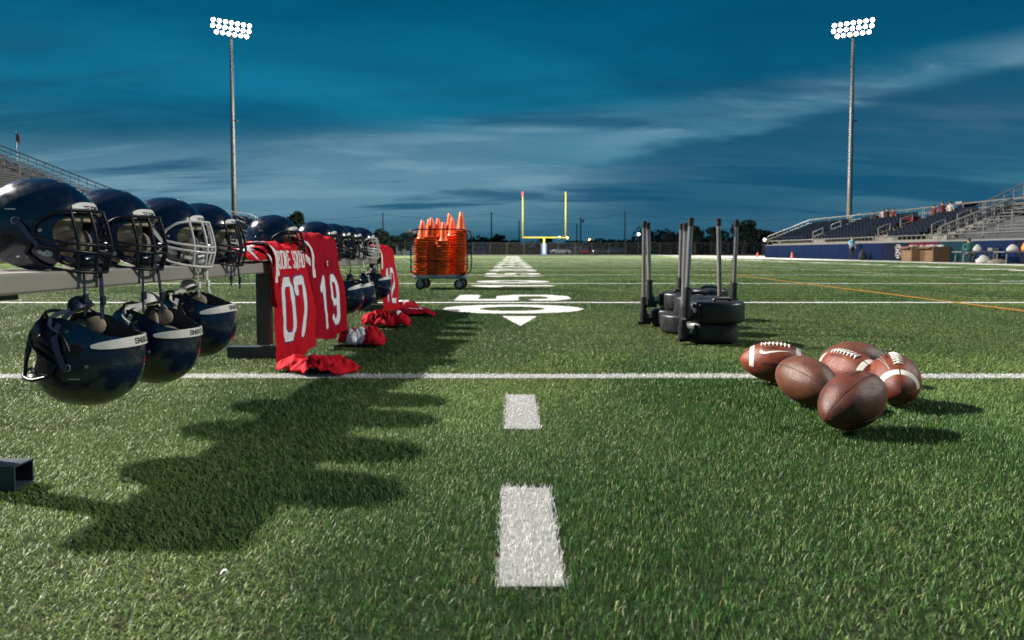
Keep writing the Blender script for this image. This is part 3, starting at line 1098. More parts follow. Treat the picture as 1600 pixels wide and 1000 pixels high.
# ---- floodlight masts
def mast(label, base, arm):
    root = empty('floodlight_mast', base, label=label, cat='floodlight', group='lit floodlight masts behind the field')
    H = 23.2
    MB().tube([(0, 0, 0), (0, 0, 8), (0, 0, 16), (0, 0, H + .6)], [.29, .26, .21, .15], 12).build('pole', M['galv'], root, smooth=True)
    MB().lathe([(.50, 0), (.50, .25), (.38, .35)], 12).build('base_collar', M['concrete'], root)
    ax = Vector((arm[0], arm[1], 0)).normalized()
    fw = Vector((ax.y, -ax.x, 0))
    if fw.y > 0:
        fw = -fw
    down = (fw + Vector((0, 0, -.45))).normalized()
    rot = down.to_track_quat('Z', 'Y').to_matrix()
    MB().box((.3, 0, 14.6), (.6, .25, .12)).build('bracket', M['galv'], root)
    for r, (zz, n, off) in enumerate(((1.70, 7, 0), (1.10, 7, -.06), (.50, 6, 0.0))):
        z = H + zz
        span = .61
        MB().tube([ax * (-span * n / 2) + Vector((0, 0, z)), ax * (span * n / 2) + Vector((0, 0, z))], .06, 6).build('crossarm', M['lamp_body'], root)
        for i in range(n):
            p = ax * ((i - (n - 1) / 2) * span + off) + Vector((0, 0, z)) + fw * .30
            h = MB().lathe([(.10, -.35), (.18, -.25), (.25, 0.0), (.27, .06)], 12, p, 0, rot).build('lamp', M['lamp_body'], root, smooth=True)
            MB().lathe([(.20, .065), (.18, .10), (.10, .13), (.01, .135)], 12, p, 0, rot).build('lens', M['lamp_lens'], h)
    MB().tube([(0, 0, H - .2), (0, 0, H + 1.9)], .10, 8).build('head_frame', M['lamp_body'], root)
    return root


mast('lit floodlight mast on the left behind the helmets', (-30.1, 75, 0), (4, 2.7))
mast('lit floodlight mast on the right behind the blue seats', (36.4, 75, 0), (4.3, -2.5))

# ---- goal post
gp = empty('goal_post', ((850 - CX) * 104 / F_PX, 104, 0), label='yellow goal post with padded base at the far end', cat='goal post')
GW, GZ, GU = 3.21, 2.66, 9.5
MB().tube([(0, 0, 0), (0, 0, GZ - .0)], .16, 10).build('stanchion', M['yellow_paint'], gp, smooth=True)
MB().lathe([(.36, 0.02), (.38, .1), (.38, 1.65), (.34, 1.75)], 12).build('base_pad', M['pad_blue'], gp, smooth=True)
MB().box((0, -.385, .9), (.18, .02, 1.1)).build('pad_panel', M['print_white'], gp)
MB().tube([(-GW, 0, GZ), (GW, 0, GZ)], .115, 10).build('crossbar', M['yellow_paint'], gp, smooth=True)
for s in (-1, 1):
    MB().tube([(s * GW, 0, GZ - .12), (s * GW, 0, GU)], .10, 10).build('upright', M['yellow_paint'], gp, smooth=True)
    if s < 0:
        MB().tube([(s * GW - .05, -.12, GU), (s * GW - .05, -.16, GU - .7)], .1, 4, flat=(.24, .02)).build('wind_ribbon', M['ribbon_red'], gp)


# ---- trees
def leaf_cloud(mb, lobes, n, size, seed, flat=False):
    rr = random.Random(seed)
    for i in range(n):
        c, rad = lobes[rr.randrange(len(lobes))]
        while True:
            p = Vector((rr.uniform(-1, 1), rr.uniform(-1, 1), rr.uniform(-1, 1)))
            if p.length < 1:
                break
        p = p.normalized() * (p.length ** .4)
        q = Vector(c) + Vector((p.x * rad[0], p.y * rad[1], p.z * rad[2]))
        a, b = Vector((rr.gauss(0, 1), rr.gauss(0, 1), rr.gauss(0, 1))).normalized(), None
        b = a.orthogonal().normalized()
        cc = a.cross(b)
        s = size * rr.uniform(.5, 1.3)
        mb.add([q - b * s, q + cc * s * .55, q + b * s, q - cc * s * .55], [(0, 1, 2, 3)])


def tree(label, base, h, w, seed, group='trees beyond the field', n=2200):
    rr = random.Random(seed)
    root = empty('tree', base, label=label, cat='tree', group=group)
    t = MB()
    t.tube([(0, 0, -.03), (rr.uniform(-.2, .2), 0, h * .25), (rr.uniform(-.4, .4), 0, h * .55)], [h * .035, h * .026, h * .014], 8)
    for i in range(5):
        a = rr.uniform(0, 6.28)
        t.tube([(0, 0, h * rr.uniform(.25, .4)), (math.cos(a) * w * .18, math.sin(a) * w * .18, h * .52), (math.cos(a) * w * .33, math.sin(a) * w * .33, h * .68)], [h * .014, h * .01, h * .004], 5)
    t.build('trunk', M['bark'], root)
    lobes = []
    for i in range(13):
        a, q = rr.uniform(0, 6.28), rr.uniform(0, 1) ** .6
        z = rr.uniform(.32, .88)
        k = 1 - abs(z - .5) * .9
        lobes.append(((math.cos(a) * w * .36 * q * k, math.sin(a) * w * .36 * q * k, h * z), (w * rr.uniform(.10, .2), w * rr.uniform(.10, .2), h * rr.uniform(.07, .13))))
    lobes.append(((0, 0, h * .55), (w * .27, w * .27, h * .27)))
    m = MB()
    leaf_cloud(m, lobes, int(n * 1.5), h * .036, seed + 1)
    m.build('crown', M['leaf_dark'], root)
    return root


def at(x, d, z=0):
    return Vector(((x - CX) * d / F_PX, d, z))


tree('dark rounded tree standing behind the second helmet row on the left', at(468, 118), 7.8, 5.2, 3)
tree('broad dark tree, tallest of the clump right of the training poles', at(1160, 150), 8.4, 9.0, 5, n=3200)
tree('dark tree joined to the left side of the tallest clump', at(1118, 152), 6.2, 6.2, 6)
tree('dark tree between the clump and the blue wall', at(1205, 155), 5.9, 7.0, 8)
tree('low dark tree right beside the stand end rail', at(1238, 158), 5.4, 6.0, 9)
tree('slim dark tree just right of the middle poles', at(1086, 150), 6.8, 4.6, 10)
tree('dark tree left of the slim one behind the poles', at(1048, 158), 5.8, 7.0, 12)
tree('small dark tree behind the bench end and white facemasks', at(592, 120), 4.6, 5.0, 13)
tree('low dark tree between the cart and the bench', at(628, 125), 4.2, 6.5, 14)
tree('rounded bush-like tree behind the left half of the goal', at(783, 150), 4.4, 6.0, 15)
tree('low dark tree behind the goal crossbar', at(850, 152), 4.2, 6.0, 16)
wood = MB()
rr = random.Random(77)
lobes = []
x = 380.0
while x < 1245:
    d = rr.uniform(165, 185)
    top = 3.6 + 1.1 * math.sin(x * .021) + rr.uniform(-.6, .9) + (1.6 if x > 1000 else 0)
    if 870 < x < 1000:
        top *= .72
    c = at(x, d)
    lobes.append(((c.x, d, top * .45), (2.4, 2.0, top * .55)))
    x += rr.uniform(5, 9)
leaf_cloud(wood, lobes, 32000, .42, 8)
tag(wood.build('tree_line', M['leaf_dark']), 'far dark line of trees and brush behind the field end', 'trees', kind='stuff')

# ---- chain link fence behind the far end
fn = empty('fence', (0, 122, 0), label='chain link fence with posts behind the far end of the field', cat='fence')
xs = [(-46 + 3.0 * i) for i in range(31)]
for x in xs:
    MB().tube([(x, 0, 0), (x, 0, 2.15)], .045, 5).build('post', M['lamp_body'], fn)
MB().tube([(xs[0], 0, 2.1), (xs[-1], 0, 2.1)], .035, 5).build('top_rail', M['lamp_body'], fn)
ch = MB()
x = xs[0]
while x < xs[-1]:
    for s in (1, -1):
        ch.add([(x, 0.01 * s, .05), (x + .012, 0.01 * s, .05), (x + .012 + s * 2.0, .01 * s, 2.05), (x + s * 2.0, .01 * s, 2.05)], [(0, 1, 2, 3)])
    x += .16
tag(ch.build('mesh', M['lamp_body'], fn), kind='stuff')

# ---- utility poles and wires
up = []
for x, d, ytop, lab, arm in ((599, 150, 333, 'utility pole behind the bench end', 0), (768, 150, 332, 'utility pole left of the goal post', 0),
                        (811, 165, 345, 'short utility pole beside the left upright', 0), (907, 150, 340, 'utility pole with crossarm right of the goal post', 1),
                        (901, 170, 350, 'thin utility pole just behind the crossarm pole', 0), (976, 150, 331, 'utility pole beside the leftmost training poles', 0)):
    b = at(x, d)
    h = CAM_H + (HORIZON - ytop) * d / F_PX
    r = empty('utility_pole', b, label=lab, cat='utility pole', group='utility poles beyond the fence')
    MB().tube([(0, 0, 0), (0, 0, h)], [.17, .11], 8).build('pole', M['pole_wood'], r)
    if arm:
        MB().box((.35, 0, h - .5), (1.3, .1, .1)).build('crossarm', M['pole_wood'], r)
        MB().lathe([(.18, -.3), (.2, -.25), (.2, .25), (.1, .3)], 8, (.45, 0, h - .85)).build('transformer', M['lamp_body'], r)
    up.append((b, h))
order = [up[0], up[1], up[3], up[5]]
ends = [(Vector((-60, 150, 0)), 9.0)] + order + [(Vector((75, 150, 0)), 9.0)]
wr = empty('overhead_wire', (0, 150, 0), label='thin overhead wire sagging between the utility poles', cat='wire')
for (a, ha), (b, hb) in zip(ends[:-1], ends[1:]):
    m = MB()
    pts = []
    for i in range(13):
        t = i / 12
        p = a.lerp(b, t)
        pts.append((p.x, p.y - 150, ha + (hb - ha) * t - .25 - 1.6 * 4 * t * (1 - t) * min(1, (b - a).length / 40)))
    m.tube(pts, .022, 4)
    m.build('span', M['wire'], wr)

# ---- street lamps, cars and houses far behind
for x, y, d, mt, lab in ((874, 371, 160, 'street_lamp_white', 'white street light under the crossbar, left of the pair'), (886, 371.5, 160, 'street_lamp_amber', 'warm street light below the right upright'),
                         (921, 374.5, 170, 'street_lamp_amber', 'amber street light right of the crossarm pole'), (997.5, 366, 150, 'street_lamp_white', 'white street light beside the leftmost training poles'),
                         (1194, 374.5, 140, 'street_lamp_white', 'white street light left of the stand end rail')):
    b = at(x, d)
    h = CAM_H + (HORIZON - y) * d / F_PX
    r = empty('street_lamp', b, label=lab, cat='street lamp', group='lit street lamps far behind')
    MB().tube([(0, .4, 0), (0, .4, h + .1), (0, .1, h + .25)], .06, 6).build('pole', M['lamp_body'], r)
    MB().ball((0, 0, h), (.30, .30, .26), 0, 10, 6).build('lens', M[mt], r)


def house(label, x, d, w, h, dep, wallm, nwin):
    r = empty('house', at(x, d), label=label, cat='house', group='houses far behind the field')
    MB().box((0, 0, h / 2), (w, dep, h)).build('wall', M[wallm], r)
    rf = MB()
    rf.add([(-w / 2 - .3, -dep / 2 - .3, h), (w / 2 + .3, -dep / 2 - .3, h), (w / 2 + .3, dep / 2 + .3, h), (-w / 2 - .3, dep / 2 + .3, h), (-w / 2 - .3, 0, h + dep * .28), (w / 2 + .3, 0, h + dep * .28)],
           [(0, 1, 5, 4), (2, 3, 4, 5), (1, 2, 5), (3, 0, 4), (3, 2, 1, 0)])
    rf.build('roof', M['building_roof'], r)
    for i in range(nwin):
        xx = -w / 2 + w * (i + .5) / nwin
        f = MB().box((xx, -dep / 2 - .02, h * .55), (w / nwin * .55, .05, h * .42)).build('window', M['rail'], r)
        MB().box((xx, -dep / 2 - .05, h * .55), (w / nwin * .47, .02, h * .34)).build('pane', M['window_glass'], f)


house('pale house right of the goal post pad', 897, 158, 3.6, 1.9, 4, 'building_wall', 2)
house('dim low house left of the far utility pole', 748, 160, 3.0, 1.9, 4, 'building_wall', 2)
house('pale shed seen between the bench end and the cart', 634, 140, 3.2, 1.9, 4, 'building_wall', 2)


def car(label, x, d, colm, rz):
    r = empty('parked_car', at(x, d), (0, 0, rz), label=label, cat='car', group='cars parked beyond the fence')
    body = MB()
    sec = lambda xx, hw, z0, z1: [Vector((xx, -hw, z0)), Vector((xx, hw, z0)), Vector((xx, hw * 1.02, (z0 + z1) / 2)), Vector((xx, hw * .93, z1)), Vector((xx, -hw * .93, z1)), Vector((xx, -hw * 1.02, (z0 + z1) / 2))]
    body.loft([sec(-2.2, .75, .4, .75), sec(-2.1, .85, .28, .85), sec(-.9, .88, .25, .93), sec(1.2, .88, .25, .98), sec(2.05, .85, .28, .92), sec(2.2, .76, .42, .8)])
    body.build('body', M[colm], r, smooth=True, angle=40)
    cab = MB()
    sec2 = lambda xx, hw, z: [Vector((xx, -.8, .9)), Vector((xx, .8, .9)), Vector((xx * .72 + .15, hw, z)), Vector((xx * .72 + .15, -hw, z))]
    cab.loft([sec2(-1.2, .62, 1.42), sec2(0.2, .64, 1.46), sec2(1.7, .6, 1.38)])
    cab.build('cabin', M['window_glass'], r)
    for xx in (-1.35, 1.35):
        for s in (-1, 1):
            MB().lathe([(.2, -.1), (.33, -.1), (.33, .1), (.2, .1)], 12, (xx, s * .8, .33), 0, Matrix.Rotation(R(90), 3, 'X')).build('wheel', M['rubber'], r)
    for s in (-1, 1):
        MB().box((-2.16, s * .55, .68), (.06, .3, .12)).build('headlight', M['label_white'], r)


car('dark car parked beyond the fence left of the leftmost training pole', 962, 140, 'car_dark', R(20))
car('pale car parked beyond the fence right of the goal post', 876, 142, 'car_white', R(170))
car('second dark car parked beyond the fence, half behind the leftmost poles', 940, 146, 'car_dark', R(175))
car('red car parked beyond the fence under the crossarm pole', 912, 138, 'car_red', R(90))

# ---- flag on the left bleachers
fg = empty('flag', at(32, 50, 7.65), label='red flag on a pole above the tall left bleachers', cat='flag')
MB().tube([(0, 0, -.6), (0, 0, 1.55)], .025, 5).build('pole', M['galv'], fg)
m = MB()
cols = []
for i in range(7):
    for j in range(5):
        cols.append((0.02 + i * .035, .04 * math.sin(i * 1.3), 1.5 - j * .16 - i * .02 - .03 * i))
m.add(cols, [(i * 5 + j, i * 5 + j + 1, (i + 1) * 5 + j + 1, (i + 1) * 5 + j) for i in range(6) for j in range(4)])
m.build('cloth', M['cloth_red'], fg)


# ---- people
def person(label, loc, rz, shirt, pants, pose='stand', h=1.75, group='people around the right stands'):
    root = empty('person', loc, (0, 0, rz), label=label, cat='person', group=group)
    s = h / 1.75
    J = {'pel': (0, 0, .95), 'ch': (0, .0, 1.30), 'nk': (0, .02, 1.50), 'hd': (0, .03, 1.62), 'ht': (0, .02, 1.72),
         'sl': (.19, 0, 1.43), 'el': (.27, .02, 1.15), 'wl': (.25, .12, .92), 'fl': (.24, .15, .82),
         'sr': (-.19, 0, 1.43), 'er': (-.27, .02, 1.15), 'wr': (-.25, .12, .92), 'fr': (-.24, .15, .82),
         'pl': (.10, 0, .90), 'kl': (.12, .03, .50), 'al': (.13, -.02, .09), 'tl': (.14, .16, .04),
         'pr': (-.10, 0, .90), 'kr': (-.12, .03, .50), 'ar': (-.13, -.02, .09), 'tr': (-.14, .16, .04)}
    if pose == 'sit':
        for k in J:
            x, y, z = J[k]
            J[k] = (x, y - .05, z - .45)
        for a, sx in (('l', 1), ('r', -1)):
            J['k' + a] = (.12 * sx, .42, .50)
            J['a' + a] = (.12 * sx, .40, .09)
            J['t' + a] = (.12 * sx, .58, .04)
            J['w' + a] = (.2 * sx, .30, .68)
            J['f' + a] = (.17 * sx, .38, .66)
    rad = {'pel': .15, 'ch': .16, 'nk': .055, 'hd': .095, 'ht': .075, 'sl': .07, 'el': .045, 'wl': .033, 'fl': .03, 'sr': .07, 'er': .045, 'wr': .033, 'fr': .03,
           'pl': .10, 'kl': .065, 'al': .045, 'tl': .04, 'pr': .10, 'kr': .065, 'ar': .045, 'tr': .04}
    E = [('pel', 'ch'), ('ch', 'nk'), ('nk', 'hd'), ('hd', 'ht'), ('ch', 'sl'), ('sl', 'el'), ('el', 'wl'), ('wl', 'fl'), ('ch', 'sr'), ('sr', 'er'), ('er', 'wr'), ('wr', 'fr'),
         ('pel', 'pl'), ('pl', 'kl'), ('kl', 'al'), ('al', 'tl'), ('pel', 'pr'), ('pr', 'kr'), ('kr', 'ar'), ('ar', 'tr')]
    keys = list(J)
    me = bpy.data.meshes.new('body_cage')
    me.from_pydata([tuple(c * s for c in J[k]) for k in keys], [(keys.index(a), keys.index(b)) for a, b in E], [])
    ob = bpy.data.objects.new('body', me)
    C.objects.link(ob)
    md = ob.modifiers.new('skin', 'SKIN')
    for i, k in enumerate(keys):
        sv = me.skin_vertices[0].data[i]
        sv.radius = (rad[k] * s, rad[k] * s * (.72 if k in ('pel', 'ch') else 1))
        sv.use_root = (k == 'pel')
    sub = ob.modifiers.new('sub', 'SUBSURF')
    sub.levels = sub.render_levels = 1
    dg = bpy.context.evaluated_depsgraph_get()
    nm = bpy.data.meshes.new_from_object(ob.evaluated_get(dg))
    bpy.data.objects.remove(ob)
    nm.materials.clear()
    for mm in (M['skin'], M[shirt], M[pants], M['cloth_black']):
        nm.materials.append(mm)
    z_off = -.45 if pose == 'sit' else 0
    for p in nm.polygons:
        c = p.center / s
        if c.z > 1.49 + z_off:
            p.material_index = 0
        elif c.z < .11:
            p.material_index = 3
        elif abs(c.x) > .215 and c.z < 1.18 + z_off and c.z > .5 and pose != 'sit':
            p.material_index = 0
        elif c.z > .93 + z_off and c.y < .3:
            p.material_index = 1
        else:
            p.material_index = 2
        p.use_smooth = True
    link('body', nm, root)
    hr = MB()
    hz = (1.665 + z_off) * s
    hr.ball((0, -.005 * s, hz), (.098 * s, .105 * s, .085 * s), 0, 10, 6)
    hr.build('hair', M['hair'], root, smooth=True)
    return root


person('person in light blue shirt and dark trousers on the right sideline', at(1330, 48.2), R(200), 'cloth_lightblue', 'cloth_black', h=1.62)
zt = 1.12 + .20 * 8 - .05
TOPX = WALL_X + .5 * 7.4
for k, (x, sh, lab, hh) in enumerate(((1362, 'cloth_black', 'person in dark top, leftmost on the top row', 1.6), (1378, 'cloth_pink', 'person in pink top on the top row of the stand', 1.72),
                                      (1384, 'cloth_black', 'person in black top close beside the pink one', 1.76), (1393, 'cloth_red', 'person in dark red top right of the black one', 1.72),
                                      (1457, 'cloth_red', 'person in red top, left of the three behind the red crate', 1.6), (1470, 'cloth_red', 'person in red top, middle of the right three', 1.78),
                                      (1482, 'cloth_white', 'person in white top, right of the three on the top row', 1.72))):
    d = TOPX * F_PX / (x - CX)
    person(lab, (TOPX, d, zt - .42), R(-70 + 25 * (k % 3)), sh, 'cloth_black', h=hh * .9, group='people along the top row')
rc = empty('crate', (TOPX, TOPX * F_PX / (1424 - CX), zt - .2), label='red crate on the top row of the right stand', cat='crate')
MB().rbox((0, 0, .25), (.6, 1.0, .5), .03).build('box', M['wall_red'], rc)
MB().box((0, 0, .515), (.62, 1.02, .03)).build('lid', M['cloth_black'], rc)

# ---- things along the right sideline
for i, (x, d, w, lab) in enumerate(((1431, 39.5, 1.1, 'left brown cardboard bin in front of the wall'), (1461, 38.6, 1.1, 'right brown cardboard bin in front of the wall'))):
    b = at(x, d)
    r = empty('cardboard_bin', b, (0, 0, R(8 * i)), label=lab, cat='box', group='cardboard bins by the wall')
    for sx, sy, wx_, wy_ in ((0, -.5, w, .03), (0, .5, w, .03), (-w / 2, 0, .03, .97), (w / 2, 0, .03, .97)):
        MB().box((sx, sy, .42), (wx_, wy_, .84)).build('side', M['cardboard'], r)
    for s in (-1, 1):
        MB().box((s * (w / 2 + .12), 0, .80), (.26, .9, .015), rot=Matrix.Rotation(s * R(25), 3, 'Y')).build('flap', M['cardboard'], r)
    st = MB()
    for q in range(5):
        st.ball((rnd.uniform(-.35, .35), rnd.uniform(-.3, .3), .84), (.2, .2, .12), q % 2, 8, 5)
    s_ = st.build('white_towels' if i == 0 else 'towels', [M['cloth_white'], M['cloth_pink']], r, smooth=True)
    tag(s_, kind='stuff')


def folding_table(label, x, d, w=1.8):
    r = empty('folding_table', at(x, d), label=label, cat='table', group='folding tables by the wall')
    MB().rbox((0, 0, .55), (w, .75, .05), .02).build('tabletop', M['rail'], r)
    for sx in (-1, 1):
        for sy in (-1, 1):
            MB().tube([(sx * w * .42, sy * .3, 0), (sx * w * .4, sy * .3, .53)], .022, 6).build('leg', M['rail'], r)
    return at(x, d)


t1 = folding_table('left light folding table in front of the navy wall', 1522, 34)
t2 = folding_table('right light folding table cut by the picture edge', 1590, 31.6)
person('person in green shirt sitting behind the left folding table', at(1513, 35.0), R(170), 'cloth_green', 'cloth_black', 'sit', 1.7)


def bag(label, loc, size, m, seed, cat='bag'):
    rr = random.Random(seed)
    b = MB()
    rings = []
    for i in range(8):
        e = i / 7
        rad_ = (.86, .98, 1.0, .95, .84, .68, .46, .22)[i]
        rings.append([Vector((size[0] * rad_ * math.cos(a) * rr.uniform(.85, 1.12), size[1] * rad_ * math.sin(a) * rr.uniform(.85, 1.12), size[2] * e)) for a in [2 * math.pi * j / 12 for j in range(12)]])
    b.loft(rings)
    o = b.build(cat.replace(' ', '_'), M[m], smooth=True, loc=loc)
    return tag(o, label, cat)


bag('white laundry bag on the left folding table', t1 + Vector((.15, 0, .578)), (.20, .18, .34), 'cloth_white', 3, 'laundry bag')
bag('grey white sack slumped beside the left table end', at(1536, 33.2), (.32, .3, .40), 'cloth_white', 4, 'sack')
bag('pile of white kit on the right folding table', t2 + Vector((-.25, 0, .578)), (.26, .22, .32), 'cloth_white', 5, 'kit bag')
bag('orange drink cooler lump on the right folding table', t2 + Vector((.35, 0, .578)), (.18, .18, .45), 'cloth_orange', 6, 'cooler')
bag('blue grey kit bag beside the pile on the right table', t2 + Vector((.62, -.1, .578)), (.14, .25, .3), 'seat_blue', 7, 'kit bag')
bag('brown duffel bag on the ground between the folding tables', at(1560, 32.3), (.55, .25, .22), 'apron', 8, 'duffel bag')
bag('dark bag on the ground beside the sideline person', at(1347, 46.8), (.26, .22, .70), 'cloth_black', 9, 'bag')
wb = empty('water_stand', at(1551, 34.2), label='small pale stand beside the left folding table', cat='stand')
for s in (-1, 1):
    MB().tube([(s * .14, 0, 0), (s * .10, 0, .62)], .02, 5).build('leg', M['rail'], wb)
MB().box((0, 0, .68), (.34, .3, .14)).build('bin', M['rail'], wb)


def sport_cone(parent, h, w, material=None):
    MB().rbox((0, 0, .012), (w, w, .024), .008).build('base', M['cone'], parent)
    MB().lathe([(w * .36, .02), (w * .32, .05), (w * .10, h - .01), (w * .08, h)], 12).build('body', M['cone'], parent, smooth=True)


for x, d, lab in ((1183, 64.5, 'small orange pylon cone left of the blue wall'), (1237, 56, 'small orange pylon cone in front of the blue wall')):
    r = empty('marker_cone', at(x, d), label=lab, cat='cone', group='marker cones far on the right')
    sport_cone(r, .50, .30)

# ================================================================ BENCH
BX, BTOP, BEDGE = -1.325, 0.519, -1.172
bn = empty('team_bench', (BX, 3.7, 0), label='long grey aluminium team bench carrying the row of helmets', cat='bench')
MB().rbox((0, .485, BTOP - .0255), (.306, 5.37, .051), .006).build('seat_plank', M['plank'], bn, smooth=True, angle=30)
sl = MB()
for s in (-.075, .0, .075):
    sl.box((s, .485, BTOP + .0008), (.012, 5.35, .0016))
sl.build('grip_rib', M['plank'], bn)


def open_tube_x(mb, x0, x1, yc, z0, w, h, t=.004):
    """square tube lying along X with open ends"""
    for c, d in (((0, yc, z0 + t / 2), (x1 - x0, w, t)), ((0, yc, z0 + h - t / 2), (x1 - x0, w, t)),
                 ((0, yc - w / 2 + t / 2, z0 + h / 2), (x1 - x0, t, h - 2 * t)), ((0, yc + w / 2 - t / 2, z0 + h / 2), (x1 - x0, t, h - 2 * t))):
        mb.box(((x0 + x1) / 2, c[1], c[2]), d)


for d in (1.64, 3.68, 6.58):
    yl = d - 3.7
    f = MB()
    open_tube_x(f, -.19, .150, yl, .006, .066, .058)
    f.build('foot', M['bench_leg'], bn)
    MB().rbox((0.0, yl, .27), (.07, .062, .395), .006).build('leg', M['bench_leg'], bn, smooth=True, angle=30)
    MB().box((0.0, yl, BTOP - .058), (.25, .07, .014)).build('bracket', M['bench_leg'], bn)

# ================================================================ HELMETS
ZB = .125
HA, HB_, HC, HCL = .148, .119, .137, .215


def shell_pos(az, el, off=0.0):
    d = Vector((math.cos(el) * math.cos(az), math.cos(el) * math.sin(az), math.sin(el)))
    p = 2.15
    cz = HC if d.z > 0 else HCL
    r = (abs(d.x / HA) ** p + abs(d.y / HB_) ** p + abs(d.z / cz) ** p) ** (-1 / p)
    # raised centre ridge and flattened temples of the moulded shell
    r += .0028 * math.exp(-((d.y * r) / .035) ** 2) * max(0, d.z) * (1 if d.x < .9 else .4)
    r -= .004 * math.exp(-((el - .12) / .16) ** 2) * math.exp(-((abs(az) - 1.35) / .35) ** 2)
    q = d * (r + off)
    # the jaw flaps sweep forward
    if q.z < -.02:
        q.x += .42 * (-.02 - q.z) * max(0.0, min(1.0, (math.cos(az) + .75) / .8))
    return Vector((q.x, q.y, q.z + ZB))


EDGE = [(0, .033), (20, .032), (32, .027), (41, .016), (46, -.004), (48, -.03), (49, -.058), (50.5, -.082), (56, -.104), (66, -.120), (82, -.125), (96, -.124), (108, -.114), (120, -.095),
        (134, -.075), (152, -.066), (180, -.064)]


def edge_samples():
    half = []
    for (a0, z0), (a1, z1) in zip(EDGE[:-1], EDGE[1:]):
        k = max(1, int(max(abs(a1 - a0) / 5, abs(z1 - z0) / .008)))
        for i in range(k):
            t = i / k
            half.append((a0 + (a1 - a0) * t, z0 + (z1 - z0) * t))
    half.append(EDGE[-1])
    full = half + [(360 - a, z) for a, z in half[-2:0:-1]]
    return full


def el_for_z(az, z):
    lo, hi = R(-75), R(60)
    for _ in range(26):
        mid = (lo + hi) / 2
        if shell_pos(az, mid).z - ZB > z:
            hi = mid
        else:
            lo = mid
    return (lo + hi) / 2


ES = [(R(a), el_for_z(R(a), z)) for a, z in edge_samples()]


def shell_grid(off, rows, t_end=1.0):
    rings = []
    for r in range(rows + 1):
        t = (r + .15) / (rows + .15) * t_end
        rings.append([shell_pos(a, math.pi / 2 - t * (math.pi / 2 - e), off) for a, e in ES])
    return rings


def shell_patch(mb, az0, az1, el0, el1, lo, hi, nu=8, nv=5, rnd_=.25, mi=0):
    """curved plate that follows the shell between two heights above it"""
    def grid(off):
        g = []
        for j in range(nv + 1):
            v = -1 + 2 * j / nv
            row = []
            for i in range(nu + 1):
                u = -1 + 2 * i / nu
                uu, vv = u * (1 - rnd_ * .5 * v ** 4), v * (1 - rnd_ * .9 * u ** 4)
                row.append(shell_pos((az0 + az1) / 2 + uu * (az1 - az0) / 2, (el0 + el1) / 2 + vv * (el1 - el0) / 2, off))
            g.append(row)
        return g
    a, b = grid(hi), grid(lo)
    n = nu + 1
    va = [p for r in a for p in r]
    vb = [p for r in b for p in r]
    N = len(va)
    f = []
    for j in range(nv):
        for i in range(nu):
            f.append((j * n + i, j * n + i + 1, (j + 1) * n + i + 1, (j + 1) * n + i))
    rim = [i for i in range(n)] + [j * n + nu for j in range(1, nv + 1)] + [nv * n + i for i in range(nu - 1, -1, -1)] + [j * n for j in range(nv - 1, 0, -1)]
    for p, q in zip(rim, rim[1:] + rim[:1]):
        f.append((q, p, N + p, N + q))
    mb.add(va + vb, f, mi)


def sym(pts):
    """mirror a half path (ending at y = 0) to the other side"""
    pts = [Vector(p) for p in pts]
    return pts + [Vector((p.x, -p.y, p.z)) for p in pts[-2::-1]] if abs(pts[-1].y) < 1e-6 else pts


def up_(p):
    return (p[0], p[1], p[2] + ZB)


HM = {}
HS = .94


